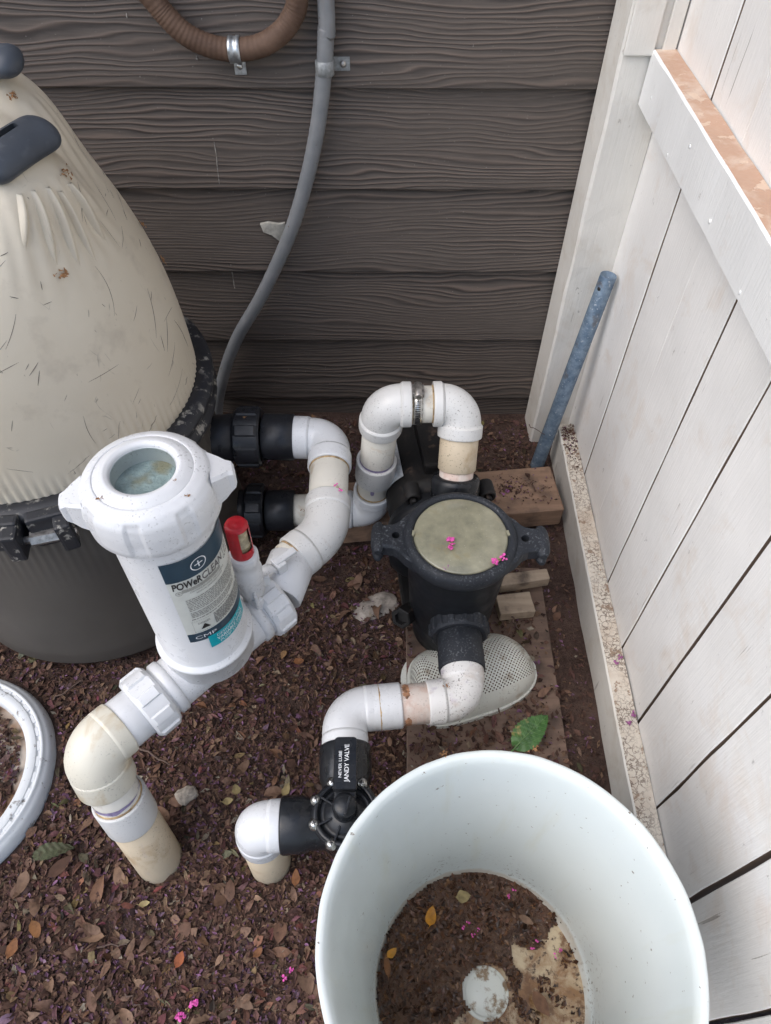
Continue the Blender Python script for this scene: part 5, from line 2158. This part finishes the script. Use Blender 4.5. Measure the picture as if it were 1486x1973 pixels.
BROWN = [(.070, .039, .029), (.118, .066, .048), (.172, .102, .070), (.095, .053, .041), (.140, .079, .061), (.205, .13, .085), (.045, .027, .022), (.126, .066, .057)]
PURP = [(.17, .085, .15), (.24, .12, .21), (.14, .07, .10), (.22, .14, .19)]
PALE = [(.26, .20, .14), (.30, .26, .20)]
def pick():
    k = random.random()
    if k < .15: c_ = random.choice(PURP)
    elif k < .175: c_ = random.choice(PALE)
    else: c_ = random.choice(BROWN)
    f = random.uniform(.7, 1.25)
    return tuple(min(1, q_ * f) for q_ in c_)

pieces = []
while len(pieces) < 44000:
    p = at(random.uniform(-60, 1290), 780 + 1230 * random.random() ** .9, 0)
    x, y = p.x, p.y
    if blocked(x, y): continue
    ins, on = inner_lid(x, y)
    if on: continue
    # bare soil patches and a trodden strip along the fence
    den = noise.noise(Vector((x * 9, y * 9, 5)))
    if den < -.25 and random.random() < .5: continue
    if x > .27 and y < .8 and random.random() < .75: continue
    on_ply = .05 < x < .292 and .335 < y < .735
    on_bm = abs((x - .130) * .10 - (y - .862)) < .052 and -.085 < x < .345
    z = gh(x, y)
    if on_ply:
        if random.random() < .60: continue
        z = .016
    if on_bm:
        if random.random() < .93: continue
        z = .069
    if ins: z = .0125
    pc_ = pick()
    pieces.append((x, y, z + random.random() ** 2 * .006 + .0006, random.choice((.003, .0045, .006, .007)) if pc_[2] > pc_[1] * 1.25 else random.choice((.003, .004, .005, .007, .009, .012)), pc_, .28))
litter('leaf_litter', 'litter', pieces, 'fine brown and purple leaf litter covering the soil')

# smaller dead leaves and leaf halves matted into the litter, too many to count
vs, fs, cols = [], [], []
k = 0
while k < 2300:
    p = at(random.uniform(-60, 1290), 790 + 1220 * random.random() ** .9, 0)
    x, y = p.x, p.y
    if blocked(x, y) or inner_lid(x, y)[1]: continue
    if x > .27 and y < .8 and random.random() < .8: continue
    on_ply = .05 < x < .292 and .335 < y < .735
    if abs((x - .130) * .10 - (y - .862)) < .058 and -.085 < x < .345: continue
    if on_ply and random.random() < .6: continue
    me = random.choice(LEAVES)
    sc3 = random.uniform(.28, .72)
    rot = Matrix.Rotation(random.random() * 6.28, 3, 'Z') @ Matrix.Rotation(random.gauss(0, .3), 3, 'X') @ Matrix.Rotation(random.gauss(0, .3), 3, 'Y')
    z = (.0165 if on_ply else (.013 if inner_lid(x, y)[0] else gh(x, y))) + .002 + random.random() ** 2 * .006
    base = len(vs)
    stretch = random.uniform(.55, 1.1)
    col = pick() if random.random() < .35 else tuple(q_ * random.uniform(.8, 1.5) for q_ in random.choice(BROWN))
    for v_ in me.vertices:
        vs.append(rot @ Vector((v_.co.x * sc3, v_.co.y * sc3 * stretch, v_.co.z * sc3)) + Vector((x, y, z)))
        cols += [col[0], col[1], col[2], 1]
    for p_ in me.polygons:
        fs.append([q_ + base for q_ in p_.vertices])
    k += 1
me = bpy.data.meshes.new('small_leaf_litter')
me.from_pydata(vs, [], fs)
me.color_attributes.new('tint', 'FLOAT_COLOR', 'POINT').data.foreach_set('color', cols)
me.materials.append(M['litter'])
o = bpy.data.objects.new('small_leaf_litter', me)
COL.objects.link(o)
tag(o, 'small dead leaves and leaf halves matted over the soil', 'litter', kind='stuff')

pieces = []
while len(pieces) < 420:      # crumbs lying on the timber and in the rail corner
    if random.random() < .6:
        x, y, z = random.gauss(.262, .03), random.gauss(.882, .018), .0665
        if not (.19 < x < .335 and .83 < y < .915): continue
    else:
        y = 1.035 - abs(random.gauss(0, .05))
        x = fx(y, .344) + random.random() * .026
        z = .0835
        if y > 1.036: continue
    pieces.append((x, y, z + random.random() * .003, random.choice((.003, .004, .006)), pick(), .3))
litter('crumb_litter', 'litter', pieces, 'brown crumbs of litter on the timber beam and rail end')

# sludge in the bucket
def sludge_clear(x, y):
    q = (x - (bk.x - .008)) * .75 - (y - (bk.y + .028)) * .85 + .028 * noise.noise(Vector((x * 26, y * 26, 2)))
    if math.hypot(x - nb.x, y - nb.y) < .029 + .006 * noise.noise(Vector((x * 60, y * 60, 4))):
        return True
    return q > .028 and noise.noise(Vector((x * 38, y * 38, 9))) < .16
st_ = .0028
NN = 98
vid, vs, fs = {}, [], []
for i in range(NN):
    for j in range(NN):
        x, y = bk.x + (i - NN / 2) * st_, bk.y + (j - NN / 2) * st_
        if math.hypot(x - bk.x, y - bk.y) > .1330 or sludge_clear(x, y): continue
        idx = []
        for (a, b) in ((i, j), (i + 1, j), (i + 1, j + 1), (i, j + 1)):
            if (a, b) not in vid:
                X, Y = bk.x + (a - NN / 2) * st_, bk.y + (b - NN / 2) * st_
                vid[(a, b)] = len(vs)
                vs.append((X, Y, bk.z + .0086 + .0020 * noise.noise(Vector((X * 60, Y * 60, 1))) + .0012 * noise.noise(Vector((X * 190, Y * 190, 1)))))
            idx.append(vid[(a, b)])
        fs.append(idx)
mb = MB()
mb.add(vs, fs, True)
tag(mb.build('sludge', 'sludge'), 'wet dark brown sludge film on the bucket floor', 'sludge', kind='stuff')
pieces = []
fz = bk.z + .0090
WET = [(.075, .034, .018), (.045, .020, .011), (.12, .056, .028), (.16, .082, .04), (.065, .030, .018), (.032, .016, .010), (.13, .064, .042)]
while len(pieces) < 2600:
    a, r = random.random() * 6.28, .132 * random.random() ** .5
    x, y = bk.x + r * math.cos(a) - .001, bk.y + r * math.sin(a) + .001
    # the near right of the floor is mostly clear
    if sludge_clear(x, y): continue
    f = random.uniform(.6, 1.3)
    c_ = random.choice(WET)
    pieces.append((x, y, fz + random.random() ** 2 * .006 + .0012 * noise.noise(Vector((x * 50, y * 50, 1))), random.choice((.003, .004, .006, .008)), tuple(k * f for k in c_), .22))
litter('wet_debris', 'wet_litter', pieces, 'soaked brown leaf sludge covering the bucket floor', 'debris')
for i, (px_, py_, L, W, mt, rz, lab_) in enumerate((
        (830, 1767, .024, .015, 'leaf_amber', 1.35, 'amber leaf lying flat on the bucket sludge'),
        (892, 1730, .020, .016, 'leaf_yellow', .1, 'mottled yellow leaf at the far side of the bucket floor'),
        (755, 1838, .016, .010, 'leaf_amber', .7, 'small amber leaf at the left edge of the bucket floor'),
        (746, 1862, .026, .008, 'leaf_orange', 1.7, 'narrow orange leaf against the left wall inside the bucket'),
        (1012, 1775, .020, .010, 'leaf', -.5, 'soaked tan leaf in the middle of the bucket sludge'),
        (1040, 1935, .030, .016, 'leaf', -1.0, 'large black brown leaf on the clear part of the bucket floor'))):
    p = at(px_, py_, .018)
    me = leaf_mesh('fallen_leaf', L, W, .15, .15, .2, 70 + i)
    me.materials.append(M[mt])
    o = place_leaf(me, p.x, p.y, .019, tilt=.06)
    o.rotation_euler.z = rz
    tag(o, lab_, 'leaf')
for i, (px_, py_, lab_) in enumerate(((898, 1782, 'pink petal left of centre on the bucket sludge'), (916, 1797, 'pink petal just below another on the bucket sludge'), (986, 1722, 'pink petal at the far side inside the bucket'), (1030, 1820, 'pale pink petal on the right side inside the bucket'), (1074, 1836, 'pink blossom at the right edge of the bucket floor'))):
    blossom('pink_petal', at(px_, py_, .018), .006, lab_, 60 + i, 'petal', 4, False, cat='petal')

sc.cycles.use_denoising = True
sc.cycles.use_adaptive_sampling = True
sc.cycles.adaptive_threshold = 0.03
sc.cycles.max_bounces = 5
sc.cycles.diffuse_bounces = 3
sc.cycles.glossy_bounces = 2
sc.cycles.transmission_bounces = 2
sc.cycles.transparent_max_bounces = 12
